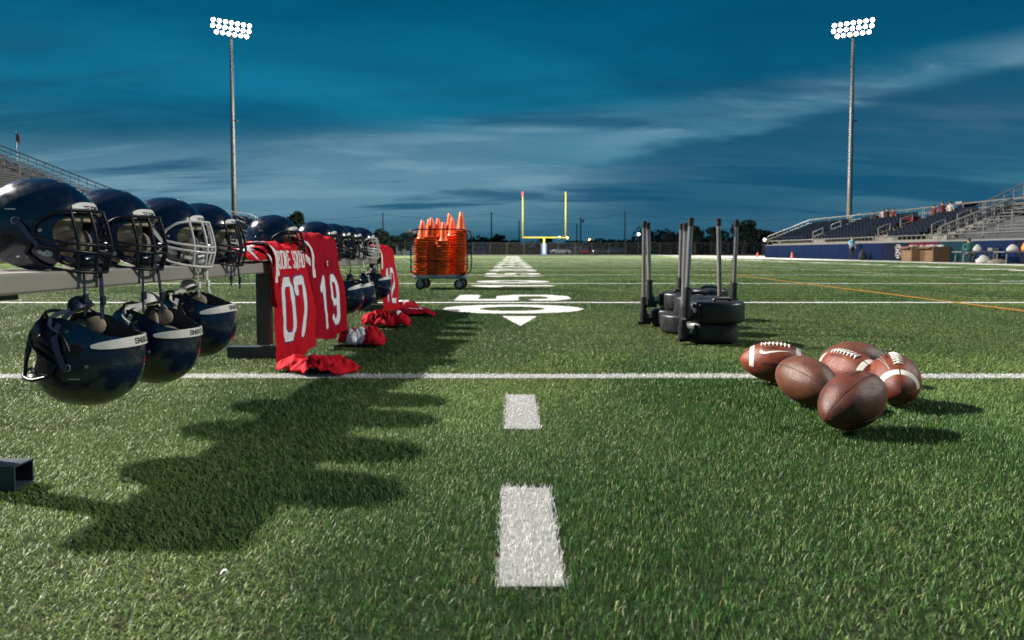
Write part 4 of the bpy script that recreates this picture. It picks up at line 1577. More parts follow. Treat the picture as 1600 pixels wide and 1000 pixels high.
def helmet_meshes():
    m = MB()
    o, i_ = shell_grid(0, 20), shell_grid(-.006, 20)
    n = len(o[0])
    m.loft(o, True, False, 0)
    m.add(o[0] , [tuple(range(n))], 0)
    b = len(m.v)
    m.v += [tuple(p) for r in i_ for p in r]
    for r in range(20):
        for j in range(n):
            k = (j + 1) % n
            m.f.append((b + r * n + k, b + r * n + j, b + (r + 1) * n + j, b + (r + 1) * n + k)); m.m.append(1)
    m.f.append(tuple(b + j for j in range(n - 1, -1, -1))); m.m.append(1)
    for j in range(n):
        k = (j + 1) % n
        m.f.append((20 * n + j, 20 * n + k, b + 20 * n + k, b + 20 * n + j)); m.m.append(0)
    HM['shell'] = m.mesh('shell', [M['navy_shell'], M['liner']], True, 50)
    m = MB()
    m.loft(shell_grid(-.030, 12, .86), True, True)
    HM['liner'] = m.mesh('liner', [M['grey_pad']], True)
    m = MB()
    shell_patch(m, R(-52), R(52), R(6), R(26), -.030, -.007, 12, 4, .2)
    HM['front_pad'] = m.mesh('front_pad', [M['cream_pad']], True, 50)
    for s in (1, -1):
        m = MB()
        m.ball(up_((.064, s * .082, -.056)), (.032, .013, .050), 0, 12, 8, Matrix.Rotation(s * R(28), 3, 'Z'))
        m.ball(up_((.030, s * .092, -.084)), (.036, .012, .030), 0, 12, 8)
        HM['jaw_pad%d' % s] = m.mesh('jaw_pad', [M['cream_pad']], True)
    m = MB()
    shell_patch(m, R(-27), R(27), R(14.5), R(27), .001, .0055, 12, 4, .35)
    HM['front_bumper'] = m.mesh('front_bumper', [M['white_rubber']], True, 50)
    m = MB()
    text_ribbons(m, 'TEXANS', .0085, .0125, .0028, .0026, lambda u, v: shell_pos(u / .145, R(17.5) + v / .150, .0060), 2)
    HM['front_text'] = m.mesh('lettering', [M['black_print']])
    m = MB()
    shell_patch(m, R(180 - 62), R(180 + 62), R(-25.0), R(-14.5), .0005, .006, 20, 4, .3)
    HM['rear_bumper'] = m.mesh('rear_bumper', [M['white_rubber']], True, 50)
    m = MB()
    text_ribbons(m, 'TEXANS', .010, .013, .0034, .0029, lambda u, v: shell_pos(math.pi + u / .145, R(-22.2) + v / .150, .0066), 2)
    HM['rear_text'] = m.mesh('lettering', [M['black_print']])
    for s in (1, -1):
        m = MB()
        shell_patch(m, s * R(14) - R(5), s * R(14) + R(5), R(60), R(66), -.001, .0006, 6, 3, .8)
        HM['vent%d' % s] = m.mesh('vent', [M['hole_shade']])  # dark patch for the shade in a vent slot, no opening cut
        m = MB()
        shell_patch(m, s * R(102) - R(9), s * R(102) + R(9), R(-24), R(-11), -.001, .0007, 8, 5, .6)
        HM['ear%d' % s] = m.mesh('ear_hole', [M['hole_shade']])  # dark patch on the shell painted as shade inside the ear opening
        m = MB()
        shell_patch(m, s * R(88) - R(5.5), s * R(88) + R(5.5), R(1), R(10.5), .0005, .0035, 5, 5, .25, 0)
        shell_patch(m, s * R(88) - R(4.0), s * R(88) + R(4.0), R(2.2), R(9.2), .002, .0045, 5, 5, .25, 1)
        HM['snap%d' % s] = m.mesh('strap_snap', [M['clear_clip'], M['navy_plastic']], True, 40)
        m = MB()
        shell_patch(m, s * R(64) - R(8), s * R(64) + R(8), R(-35), R(-28), .0008, .007, 6, 4, .5)
        HM['clip%d' % s] = m.mesh('mask_clip', [M['clear_clip']], True, 40)
        for k, (a, e) in enumerate(((64, -31.5), (98, -38), (88, -39), (112, 4), (60, -6))):
            m = MB()
            p, q = shell_pos(s * R(a), R(e), .0), shell_pos(s * R(a), R(e), .01)
            rot = (q - p).to_track_quat('Z', 'Y').to_matrix()
            base = .006 if k == 0 else -.0005
            m.lathe([(.0048, base), (.0048, base + .002), (.003, base + .003)], 8, p, 0, rot)
            HM['screw%d%d' % (s, k)] = m.mesh('screw', [M['steel']], True, 40)
        m = MB()
        shell_patch(m, s * R(97) - R(8), s * R(97) + R(8), R(20), R(21.4), .0003, .0006, 6, 1, .1)
        HM['print%d' % s] = m.mesh('small_print', [M['sticker_white']])
    for key, wm in (('black', M['black_wire']), ('white', M['white_wire'])):
        m = MB()
        r = .0050
        T = lambda pts, rr=r: m.tube([up_(p) for p in pts], rr, 7, 0, 5)
        T(sym([(.060, .121, .008), (.098, .110, .034), (.136, .076, .044), (.156, .035, .044), (.160, 0, .044)]))
        T(sym([(.050, .120, -.030), (.105, .110, -.043), (.150, .078, -.050), (.178, .036, -.054), (.183, 0, -.054)]))
        T(sym([(.052, .119, -.050), (.105, .110, -.064), (.150, .078, -.072), (.177, .036, -.077), (.182, 0, -.077)]))
        T(sym([(.030, .121, -.076), (.062, .116, -.106), (.106, .098, -.122), (.148, .062, -.130), (.168, .030, -.132), (.172, 0, -.132)]))
        for s in (1, -1):
            T([(.156, s * .034, .044), (.170, s * .036, -.002), (.179, s * .037, -.054), (.178, s * .037, -.077), (.172, s * .033, -.108), (.167, s * .030, -.132)])
            T([(.130, s * .081, .043), (.142, s * .082, -.002), (.149, s * .079, -.050), (.148, s * .079, -.072), (.142, s * .073, -.106), (.138, s * .070, -.127)])
            T([(.060, s * .121, .008), (.052, s * .121, -.010), (.050, s * .120, -.030), (.044, s * .121, -.055), (.030, s * .121, -.076)])
        HM['mask_' + key] = m.mesh('facemask', [wm], True)
    for key, sm, cm in (('navy', M['navy_strap'], M['navy_plastic']), ('white', M['white_strap'], M['white_rubber'])):
        # chin cup: shell of a cup (outside plastic, inside padded)
        for variant in ('sit', 'hang'):
            m = MB()
            if variant == 'sit':
                c, rot = Vector(up_((.112, 0, -.100))), Matrix.Rotation(R(90), 3, 'Y')
            else:
                c, rot = Vector(up_((.020, 0, -.140))), Matrix.Rotation(R(155), 3, 'Y')
            for off, mi in ((0, 0), (-.006, 1)):
                rings = []
                for i in range(7):
                    e = R(88) * (1 - i / 6.0)
                    rings.append([c + rot @ Vector(((.030 + off) * math.cos(e) * math.cos(a), (.050 + off) * math.cos(e) * math.sin(a), (.042 + off) * math.sin(e))) for a in [2 * math.pi * j / 16 for j in range(16)]])
                m.loft(rings, True, False, mi)
            rim = []
            for off in (0, -.006):
                rim.append([c + rot @ Vector(((.030 + off) * math.cos(a), (.050 + off) * math.sin(a), 0)) for a in [2 * math.pi * j / 16 for j in range(16)]])
            m.loft(rim, True, False, 1)
            HM['cup_%s_%s' % (key, variant)] = m.mesh('chin_cup', [cm, M['cream_pad']], True, 50)
            for s in (1, -1):
                m = MB()
                if variant == 'sit':
                    m.tube([up_(p) for p in ((.122, s * .046, -.098), (.100, s * .085, -.088), (.070, s * .118, -.060), (.030, s * .127, -.010), (.004, s * .124, .018))], .01, 4, 0, 4, flat=(.014, .0025), up=(0, s, 0))
                else:
                    m.tube([up_(p) for p in ((.020, s * .046, -.138), (.025, s * .090, -.120), (.030, s * .124, -.080), (.020, s * .129, -.030), (.004, s * .124, .018))], .01, 4, 0, 4, flat=(.014, .0025), up=(0, s, 0))
                    m.tube([up_(p) for p in ((.025, s * .046, -.140), (.050, s * .085, -.130), (.045, s * .122, -.105), (.020, s * .125, -.085))], .01, 4, 0, 4, flat=(.012, .0025), up=(0, s, 0))
                HM['side_%s_%s%d' % (key, variant, s)] = m.mesh('chin_strap', [sm], True, 40)


helmet_meshes()


def hanging_strap(parent, s, key, length, sway=0.0, curl=0.0):
    sm = M['navy_strap'] if key == 'navy' else M['white_strap']
    m = MB()
    pts = [(.118, s * .040, -.112), (.136, s * .042, -.122), (.143, s * .043 + sway * .2, -.150), (.144, s * .045 + sway * .6, -.150 - length * .55), (.144 + curl, s * .045 + sway, -.150 - length)]
    m.tube([up_(p) for p in pts], .01, 4, 0, 4, flat=(.0135, .0026), up=(1, 0, 0))
    o = m.build('hanging_strap', sm, parent, smooth=True, angle=40)
    q = up_(pts[3])
    MB().rbox((q[0] + .003, q[1], q[2]), (.010, .022, .026), .003).build('buckle', M['navy_plastic'] if key == 'navy' else M['white_rubber'], o)
    return o


def helmet(label, loc, rot, mask='black', strap='navy', variant='sit', group='helmets on the bench', straps=(), detail=2, sticker=None):
    root = empty('football_helmet', loc, label=label, cat='helmet', group=group)
    root.rotation_euler = rot
    root.scale = (HS, HS, HS)
    sh = link('shell', HM['shell'], root)
    link('liner', HM['liner'], root)
    link('front_pad', HM['front_pad'], root)
    fb = link('front_bumper', HM['front_bumper'], root)
    rb = link('rear_bumper', HM['rear_bumper'], root)
    if detail > 0:
        link('lettering', HM['front_text'], fb)
        link('lettering', HM['rear_text'], rb)
    mk = link('facemask', HM['mask_' + mask], root)
    if variant == 'hang':          # the loosened mask has swung towards the opening
        pv, rm = Vector((.13, 0, .04 + ZB)), Matrix.Rotation(R(22), 3, 'Y')
        mk.rotation_euler = rm.to_euler()
        mk.location = pv - rm @ pv
    for s in (1, -1):
        link('jaw_pad', HM['jaw_pad%d' % s], root)
        link('vent', HM['vent%d' % s], sh)
        link('ear_hole', HM['ear%d' % s], sh)
        link('mask_clip', HM['clip%d' % s], mk)
        if detail > 0:
            link('strap_snap', HM['snap%d' % s], sh)
            for k in range(5):
                link('screw', HM['screw%d%d' % (s, k)], sh)
            link('small_print', HM['print%d' % s], sh)
        link('chin_strap', HM['side_%s_%s%d' % (strap, variant, s)], root)
    link('chin_cup', HM['cup_%s_%s' % (strap, variant)], root)
    for s, ln, sw, cu in straps:
        hanging_strap(root, s, strap, ln, sw, cu)
    if sticker:
        m = MB()
        a, e = sticker[0], sticker[1]
        shell_patch(m, R(a - 5), R(a + 5), R(e - 6), R(e + 6), .0005, .0010, 4, 4, 0.0, 0)
        if sticker[2] == 'two':
            shell_patch(m, R(a - 5), R(a + 1.5), R(e - 6), R(e + 1), .0009, .0014, 4, 4, 0.0, 1)
        m.build('sticker', [M['sticker_white'], M['sticker_teal']], sh)
    return root


# helmets standing on the bench, faces turned to the field
HX = -1.292
row = [
    ('nearest navy helmet on the bench, black facemask, cut by the left edge', HX, 1.90, 2, 'black', 'navy', ((-1, .105, .0, 0), (1, .125, .0, 0)), 2),
    ('second navy helmet on the bench from the left, black facemask', HX, 2.215, -3, 'black', 'navy', ((-1, .125, .0, 0), (1, .14, .03, .0)), 2),
    ('navy helmet with white facemask and white straps, third on the bench', HX, 2.575, 1, 'white', 'white', ((-1, .10, .01, 0), (1, .09, .0, .01)), 2),
    ('fourth navy helmet on the bench, black facemask, before the red jersey', HX + .005, 2.86, 4, 'black', 'navy', ((-1, .07, -.02, .004), (1, .09, .02, 0)), 2),
    ('navy helmet sitting behind the draped jersey numbered 07', HX - .02, 3.78, -6, 'black', 'navy', (), 1),
    ('first navy helmet of the far row, just above jersey 19', HX - .01, 4.58, -2, 'black', 'white', (), 1),
    ('second navy helmet of the far row past jersey 19', HX, 4.94, 3, 'black', 'navy', ((-1, .14, .02, 0),), 1),
    ('third navy helmet of the far row, white straps', HX, 5.30, -2, 'black', 'white', ((-1, .12, .02, 0), (1, .08, 0, 0)), 1),
    ('farthest navy helmet on the bench, white facemask', HX + .02, 5.70, 2, 'white', 'white', ((-1, .10, .0, 0), (1, .12, .02, 0)), 1),
]
for lab, x, d, rz, mk, st, hs, det in row:
    helmet(lab, (x, d, BTOP + .0025), (0, R(.6), R(rz)), mk, st, 'sit', 'helmets standing on the bench', hs, det)


def hung(label, x, d, zbot, tilt, rz, mk, st, sticker, det):
    rot = Matrix.Rotation(R(rz), 3, 'Z') @ Matrix.Rotation(R(180 - tilt), 3, 'Y')
    c = Vector((x, d, zbot + .137 * HS))
    loc = c + rot @ Vector((0, 0, -ZB * HS))
    helmet(label, loc, rot.to_euler(), mk, st, 'hang', 'helmets hanging below the bench', (), det, sticker)
    return rot, loc


hung('nearest upside-down navy helmet hanging below the bench, black facemask', -1.158, 1.88, .152, -1, 6, 'black', 'navy', (128, -22, 'two'), 2)
hung('second upside-down navy helmet hanging below the bench, white loose strap', -1.177, 2.27, .138, -4, -4, 'black', 'white', None, 2)
hung('third upside-down navy helmet hanging by a white chin strap', -1.196, 2.62, .170, 4, 2, 'black', 'white', (124, -16, 'one'), 2)
hung('hanging navy helmet partly hidden by jersey 19', -1.215, 4.98, .118, 12, 4, 'black', 'navy', (126, -20, 'two'), 1)
hung('hanging navy helmet in the middle of the far trio', -1.215, 5.40, .108, 14, -3, 'black', 'navy', (124, -18, 'one'), 1)
hung('hanging navy helmet at the far end, white chin strap', -1.195, 6.02, .145, 10, 2, 'black', 'white', (124, -18, 'one'), 1)

# ================================================================ JERSEYS
def smooth01(a, b, x):
    t = np.clip((x - a) / (b - a), 0, 1)
    return t * t * (3 - 2 * t)


def cloth_object(name, parent, X, Y, Z, keep, mi, mats, thick=.0022):
    """grid of points -> cloth with thickness; keep and mi are per cell"""
    nv, nu = X.shape
    used = -np.ones((nv, nu), int)
    verts, faces, mis = [], [], []
    for j in range(nv - 1):
        for i in range(nu - 1):
            if not keep[j, i]:
                continue
            q = []
            for a, b in ((j, i), (j, i + 1), (j + 1, i + 1), (j + 1, i)):
                if used[a, b] < 0:
                    used[a, b] = len(verts)
                    verts.append((X[a, b], Y[a, b], Z[a, b]))
                q.append(used[a, b])
            faces.append(tuple(q))
            mis.append(int(mi[j, i]))
    me = bpy.data.meshes.new(name)
    me.from_pydata(verts, [], faces)
    for m_ in mats:
        me.materials.append(m_)
    me.polygons.foreach_set('material_index', mis)
    me.polygons.foreach_set('use_smooth', [True] * len(faces))
    me.update()
    o = link(name, me, parent)
    md = o.modifiers.new('thickness', 'SOLIDIFY')
    md.thickness = thick
    md.offset = 0
    return o


def path_at(pts, s):
    """arc-length sampling of a smooth cross-section; arrays in, arrays out"""
    pts = np.array([(p.x, p.z) for p in catmull([Vector((a, 0, b)) for a, b in pts], 8)])
    L = np.concatenate([[0], np.cumsum(np.hypot(*np.diff(pts, axis=0).T))])
    return np.interp(s, L, pts[:, 0]), np.interp(s, L, pts[:, 1]), L[-1]


def draped_jersey(label, d0, d1, hump, bottom, mats, number, name_text, seed, num_top=.36, num_h=.30, skew=0.0, bottom_slope=0.0, back=-1.40, narrow=.0, badge=False):
    """jersey thrown over the bench: lies on the plank, folds over its edge and hangs on the field side"""
    yc = (d0 + d1) / 2
    root = empty('red_jersey', (BEDGE, yc, 0), label=label, cat='jersey', group='red jerseys draped over the bench')
    W = d1 - d0
    prof = [(back, BTOP + .012), (back + .05, BTOP + hump * .75), (back + .115, BTOP + hump), (BEDGE - .045, BTOP + hump * 1.08), (BEDGE + .008, BTOP + hump * .88), (BEDGE + .030, BTOP + hump * .45), (BEDGE + .036, BTOP - .02), (BEDGE + .038, BTOP - .12), (BEDGE + .040, .25), (BEDGE + .045, bottom)]
    nu, nv = 150, 230
    U, S = np.meshgrid(np.linspace(-.5, .5, nu), np.linspace(0, 1, nv))
    _, _, L = path_at(prof, np.array([0.0]))
    s = S * L
    top_len = L - (BTOP - bottom)
    hang = np.clip((s - top_len) / (L - top_len), 0, 1)
    px_, pz_, _ = path_at(prof, s)
    # shoulders are wide on the plank, the body narrows as it hangs
    wide = W * (1.0 - narrow * smooth01(.1, 1.0, hang))
    Yv = U * wide + skew * hang + .022 * U * np.sin(7 * hang + seed) * hang + .008 * hang * np.sin(11 * hang + seed * 2)
    # folds: long vertical ones that grow downwards, diagonal creases from the fold
    rs = np.random.default_rng(seed)
    fold = np.zeros_like(U)
    for k in range(5):
        f = rs.uniform(1.5, 5.0)
        fold += rs.uniform(.3, 1.0) * np.sin(2 * math.pi * (f * U + rs.uniform(0, 1)) + hang * rs.uniform(-1.6, 1.6))
    wr_ = vnoise(U * 7 + seed, S * 6, seed, 3) - .5
    cre = vnoise((U + S * .5) * 16 + seed, (S - U * .3) * 9, seed + 5, 3) - .5
    amp = .0012 + .0022 * hang + .0040 * smooth01(.72, 1.0, hang)
    px_ = px_ + fold * amp + wr_ * (.008 + .010 * hang) + cre * .0040 + .055 * U * smooth01(.0, .6, hang) + .02 * smooth01(.0, .6, hang)
    pz_ = pz_ + (wr_ * .05 * hump / .09 + cre * .02) * (1 - smooth01(-.11, -.06, (s - top_len))) + bottom_slope * U * hang * hang + .012 * hang ** 3 * np.sin(U * 9 + seed)
    pz_ = np.maximum(pz_, np.where(px_ < BEDGE + .012, BTOP + .006, .012))
    px_ = np.where((pz_ < BTOP + .01) & (hang > .02), np.maximum(px_, BEDGE + .014), px_)
    # outline: neck notch at the back, sleeves at the shoulder
    Uc = (U[:-1, :-1] + U[1:, 1:]) / 2
    Sc = (S[:-1, :-1] + S[1:, 1:]) / 2 * L
    hc = np.clip((Sc - top_len) / (L - top_len), 0, 1)
    edge = .5 - .012 * np.sin(Sc * 31 + seed) - .006 * np.sin(Sc * 77)
    keep = np.abs(Uc) < edge
    mi = np.zeros(Uc.shape, int)
    # printing; u grows away from the camera, which reads left to right from the field side
    uu = Uc * W
    below = Sc - top_len              # distance under the fold
    if name_text:
        dn = seg_dist(uu, -(below - .030), text_segments(name_text, .0285, .082, .0110)) if len(name_text) > 3 else None
        if dn is not None:
            mi[dn < .0056] = 1
    if number:
        segs = text_segments(number, .122, num_h, .058)
        dn = seg_dist(uu, -(below - num_top - .03), segs)
        mi[dn < .0295] = 2
        mi[dn < .0225] = 1
    if name_text:
        yoke = np.abs(below - .050) < .0012
        mi[yoke & (mi == 0)] = 3
    # pale side panel running from the shoulder
    sh = np.abs(Uc + .47 - .10 * np.clip(below + .10, -.1, .08) * 6) < .030
    mi[sh & (below < .10) & (below > -.2) & (mi == 0)] = 1
    cloth_object('body', root, px_ - BEDGE, Yv, pz_, keep, mi, mats)
    if badge:
        p = MB().lathe([(.016, 0), (.016, .002), (.011, .003)], 12, (BEDGE + .052 - BEDGE, -.02, BTOP - .02), 0, Matrix.Rotation(R(90), 3, 'Y')).build('badge', M['print_white'], root)
        MB().lathe([(.009, 0.003), (.009, .0042), (.006, .005)], 10, (BEDGE + .052 - BEDGE, -.02, BTOP - .02), 0, Matrix.Rotation(R(90), 3, 'Y')).build('badge_print', M['print_navy'], p)
    return root, yc


JM = [M['jersey_red'], M['print_white'], M['print_navy'], M['jersey_dark']]
JD = [M['jersey_dark'], M['print_white'], M['print_navy'], M['jersey_red']]  # deeper red body; on jersey 19 it puts turned-away shade into the colour


def sleeve(root, yc, d0, d1, hump, mats, number, seed, end_z=BTOP + .004, stripe=True):
    """sleeve lying along the plank beside the body"""
    nu, nv = 60, 50
    U, S = np.meshgrid(np.linspace(0, 1, nu), np.linspace(0, 1, nv))
    prof = [(-1.36, BTOP + .01), (-1.30, BTOP + hump * .9), (-1.235, BTOP + hump), (BEDGE - .01, BTOP + hump * .55), (BEDGE + .022, end_z)]
    _, _, L = path_at(prof, np.array([0.0]))
    px_, pz_, _ = path_at(prof, S * L)
    sag = 1 - .45 * U
    cre = vnoise((U + S * .5) * 9 + seed, (S - U * .3) * 6, seed + 5, 3) - .5
    pz_ = BTOP + .006 + (pz_ - BTOP) * sag + np.abs(cre) * .03
    px_ = px_ + cre * .016
    Yv = d1 + (d0 - d1) * U - yc
    Uc, Sc = (U[:-1, :-1] + U[1:, 1:]) / 2, (S[:-1, :-1] + S[1:, 1:]) / 2
    mi = np.zeros(Uc.shape, int)
    if stripe:
        mi[np.abs(Sc - .62 - .22 * (Uc - .55) ** 2 * -1 - .25 * np.clip(.35 - Uc, 0, 1)) < .085] = 1
    if number:
        dn = seg_dist((1 - Uc - .36) * (d1 - d0), -(Sc - .93) * L, text_segments(number, .060, .085, .02))
        mi[dn < .0145] = 2
        mi[dn < .0105] = 1
    cloth_object('sleeve', root, px_ - BEDGE, Yv, pz_, np.ones(Uc.shape, bool), mi, mats)


j1, y1_ = draped_jersey('red jersey numbered 07 with ROOKIE SQUAD lettering draped over the bench', 3.30, 3.80, .085, .022, JM, '07', 'ROOKIE SQUAD', 4, num_top=.345, num_h=.275, skew=.0, bottom_slope=.05, narrow=.10)
sleeve(j1, y1_, 3.03, 3.34, .075, JM, '7', 9)
def side_fold(root, yc, d0, w, drop, hump, mats, seed):
    """loose sleeve of a draped jersey hanging in a fold beside the body"""
    prof = [(-1.30, BTOP + hump * .8), (BEDGE - .02, BTOP + hump * .95), (BEDGE + .020, BTOP + hump * .4), (BEDGE + .026, BTOP - .04), (BEDGE + .020, BTOP - drop)]
    nu, nv = 40, 90
    U, S = np.meshgrid(np.linspace(0, 1, nu), np.linspace(0, 1, nv))
    _, _, L = path_at(prof, np.array([0.0]))
    px_, pz_, _ = path_at(prof, S * L)
    n = vnoise(U * 3 + seed, S * 5, seed, 3) - .5
    taper = 1 - .55 * S ** 1.4
    px_ = px_ + .020 * np.sin(U * 2.6 * math.pi + S * 2 + seed) * S + n * .018
    px_ = np.where(pz_ < BTOP + .01, np.maximum(px_, BEDGE + .010), px_)
    pz_ = pz_ + n * .02
    Yv = d0 - yc + (U - .75) * w * taper + .03 * S * S
    mi = np.zeros((nv - 1, nu - 1), int)
    sc_ = S[:-1, :-1]
    mi[(np.abs(sc_ - .42 - .2 * U[:-1, :-1]) < .045)] = 1
    cloth_object('sleeve_fold', root, px_ - BEDGE, Yv, pz_, np.ones(mi.shape, bool), mi, mats)


side_fold(j1, y1_, 3.33, .15, .22, .075, [JM[3], JM[1]], 31)  # fold uses the deeper red, its shade put into the cloth colour
j2, y2_ = draped_jersey('shade-darkened red jersey numbered 19 with round badge draped over the bench', 3.90, 4.50, .135, .045, JD, '19', '', 12, num_top=.36, num_h=.275, skew=.03, bottom_slope=-.02, narrow=.14, badge=True)
side_fold(j2, y2_, 3.93, .13, .26, .11, [JD[0], JD[1]], 36)
j3, y3_ = draped_jersey('far red jersey with white 12 draped over the bench end', 5.98, 6.62, .095, .03, JM, '12', '', 21, num_top=.37, num_h=.28, narrow=.25)
sleeve(j3, y3_, 5.86, 6.03, .07, JM, '', 5)


def heap(label, x, d, w, dep, h, seed, mats, white=None, sharp=1.0):
    """jersey dropped on the turf: folded crumpled cloth"""
    nu, nv = 90, 64
    U, S = np.meshgrid(np.linspace(-1, 1, nu), np.linspace(-1, 1, nv))
    ang = np.arctan2(S, U)
    rad = np.sqrt(U ** 2 + S ** 2)
    out = 1.0 + .20 * np.sin(2 * ang + seed) + .13 * np.sin(3 * ang + 2.1 * seed) + .07 * np.sin(5 * ang + seed * .7) + .05 * np.sin(9 * ang + seed)
    n1 = vnoise(U * 2.6 + seed, S * 2.6, seed, 2) - .5
    n2 = vnoise(U * 2.3 + seed * 2 + n1 * 2.2, S * 2.2 + n1 * 2, seed + 9, 3)
    n3 = vnoise(U * 14 + n1 * 6, S * 9 + seed, seed + 3, 2)
    rid = 1 - np.abs(2 * n2 - 1) ** .9
    prof = np.clip(1 - rad / out, 0, 1)
    hgt = h * (np.clip(prof * 2.2, 0, 1) ** .6) * (.42 + .75 * rid * sharp + .5 * n1 + .16 * (n3 - .5))
    Xp = U * w / 2 + n1 * .05 * w
    Yp = S * dep / 2 + (n2 - .5) * .08 * dep
    Z = np.maximum(hgt, 0) + .010
    keep = (rad < out)[:-1, :-1] & (rad < out)[1:, 1:]
    mi = np.zeros(keep.shape, int)
    if white:
        uc, sc = U[:-1, :-1], S[:-1, :-1]
        nn = (n1 * .9)[:-1, :-1]
        for (a, b, c_, e) in white:
            mi[(np.abs(uc - a + nn * .5) < c_) & (np.abs(sc - b + nn) < e)] = 1
            mi[(np.abs(np.abs(uc - a + nn * .5) - c_) < .03) & (np.abs(sc - b + nn) < e)] = 2
    root = empty('red_jersey', (x, d, 0), label=label, cat='jersey', group='red jerseys dropped on the turf')
    cloth_object('cloth', root, Xp, Yp, Z, keep, mi, mats, .003)
    return root


p = P(493, 585); heap('crumpled plain red jersey on the white line below jersey 07', p.x, p.y + .02, .40, .26, .062, 3, JM)
p = P(566, 541); heap('crumpled red jersey with pale blue white panel on the turf', p.x, p.y, .275, .20, .085, 8, JM, [(-.25, -.42, .42, .30)])
p = P(604, 512); heap('heaped red jersey with white patch, third from the camera on the turf', p.x, p.y, .355, .24, .085, 14, JM, [(.45, -.05, .18, .3)], 1.2)
p = P(648, 493); heap('flat dark red jersey with white print, nearest the field numeral', p.x, p.y, .44, .34, .055, 17, JD, [(.1, -.2, .3, .15), (-.6, .3, .15, .2)], .8)
p = P(627, 486); heap('red jersey with white patch behind the flat dark one', p.x, p.y, .33, .26, .085, 25, JM, [(.1, -.1, .45, .25)], .9)

# ================================================================ CONE CART
CD = 10.55
cart = empty('equipment_cart', at(690.5, CD), (0, 0, R(-3)), label='wheeled wire cart loaded with stacks of orange cones', cat='cart')
CW, CDEP, DECK = .78, .56, .215
MB().rbox((0, 0, DECK - .025), (CW, CDEP, .05), .012).build('platform', M['cart_deck'], cart, smooth=True, angle=30)
for sy in (-1, 1):
    f = MB()
    zt_, r_ = .90, .07
    hw = CW / 2 + .03
    pts = [(-hw, sy * CDEP / 2, DECK + .06), (-hw, sy * CDEP / 2, zt_ - r_), (-hw + r_ * .3, sy * CDEP / 2, zt_ - r_ * .3), (-hw + r_, sy * CDEP / 2, zt_), (hw - r_, sy * CDEP / 2, zt_), (hw - r_ * .3, sy * CDEP / 2, zt_ - r_ * .3),
           (hw, sy * CDEP / 2, zt_ - r_), (hw, sy * CDEP / 2, DECK + .09), (hw - .03, sy * CDEP / 2, DECK + .03), (hw - .1, sy * CDEP / 2, DECK + .002)]
    f.tube(pts, .011, 7)
    f.tube([(-hw, sy * CDEP / 2, DECK + .06), (-hw + .08, sy * CDEP / 2, DECK + .002)], .011, 7)
    for zz in (.42, .68):
        f.tube([(-hw, sy * CDEP / 2, zz), (hw, sy * CDEP / 2, zz)], .004, 5)
    f.build('frame', M['cart_wire'], cart)
for sx in (-1, 1):
    f = MB()
    for zz in (.42, .68, .88):
        f.tube([(sx * (CW / 2 + .03), -CDEP / 2, zz), (sx * (CW / 2 + .03), CDEP / 2, zz)], .006, 5)
    f.build('end_bar', M['cart_wire'], cart)
    for sy in (-1, 1):
        wx0, wy0 = sx * (CW / 2 - .10), sy * (CDEP / 2 - .06)
        c_ = MB()
        c_.box((wx0, wy0 - .028, .125), (.035, .006, .11)).box((wx0, wy0 + .028, .125), (.035, .006, .11)).box((wx0, wy0, .18), (.07, .07, .012))
        c_ = c_.build('caster', M['wheel_hub'], cart)
        rx = Matrix.Rotation(R(90), 3, 'X')
        MB().lathe([(.045, -.022), (.072, -.022), (.078, -.012), (.078, .012), (.072, .022), (.045, .022)], 18, (wx0, wy0, .078), 0, rx).build('wheel', M['rubber'], c_, smooth=True, angle=40)
        MB().lathe([(.01, -.026), (.045, -.024), (.045, .024), (.01, .026)], 12, (wx0, wy0, .078), 0, rx).build('hub', M['wheel_hub'], c_)
MB().tube([(-CW / 2 - .03, -.12, .86), (-CW / 2 - .09, -.12, .88), (-CW / 2 - .09, .12, .88), (-CW / 2 - .03, .12, .86)], .012, 6).build('handle', M['white_strap'], cart)

# every cone of every stack is a cone
cm = MB()
cm.rbox((0, 0, .011), (.196, .196, .022), .007)
cm.lathe([(.080, .020), (.074, .030), (.067, .05), (.040, .20), (.024, .290), (.019, .297)], 14)
CONE = cm.mesh('traffic_cone', [M['cone']], True, 35)
stacks = [(-.300, -.17, 15, .0375, 'front left stack', 4), (-.245, .13, 16, .0370, 'stack behind the front left one', 5), (-.120, -.13, 16, .0375, 'front second stack from the left', -2),
          (.035, -.17, 14, .0380, 'front middle stack', 3), (-.045, .14, 16, .0380, 'back middle stack', -4), (.10, .12, 16, .0385, 'back stack right of the middle', 6),
          (.150, .185, 18, .0380, 'rear tallest leaning stack', -7), (.285, -.06, 18, .0385, 'right stack', 2)]
ORD = ['first', 'second', 'third', 'fourth', 'fifth', 'sixth', 'seventh', 'eighth', 'ninth', 'tenth', 'eleventh', 'twelfth', 'thirteenth', 'fourteenth', 'fifteenth', 'sixteenth', 'seventeenth',
       'eighteenth', 'nineteenth', 'twentieth', 'twenty-first', 'twenty-second', 'twenty-third']
cart_m = Matrix.Translation(cart.location) @ Matrix.Rotation(R(-3), 4, 'Z')
for sx, sy, n, pitch, lab, leanx in stacks:
    ox = 0.0
    for i in range(n):
        ox += leanx * .0004 * rnd.uniform(.2, 1.6)
        loc = cart_m @ Vector((sx + ox + rnd.uniform(-.003, .003), sy + rnd.uniform(-.003, .003), DECK + .001 + i * pitch))
        o = link('traffic_cone', CONE, None, loc, (R(rnd.uniform(-1, 1)), R(leanx * .35 * i / n + rnd.uniform(-1, 1)), R(-3 + rnd.uniform(-7, 7))))
        if i == n - 1:
            tag(o, 'topmost orange cone of the ' + lab + ' on the cart', 'cone', 'cones stacked on the cart')
        else:
            tag(o, 'orange cone, %s from the top of the %s' % (ORD[n - 1 - i], lab), 'cone', 'cones stacked on the cart')

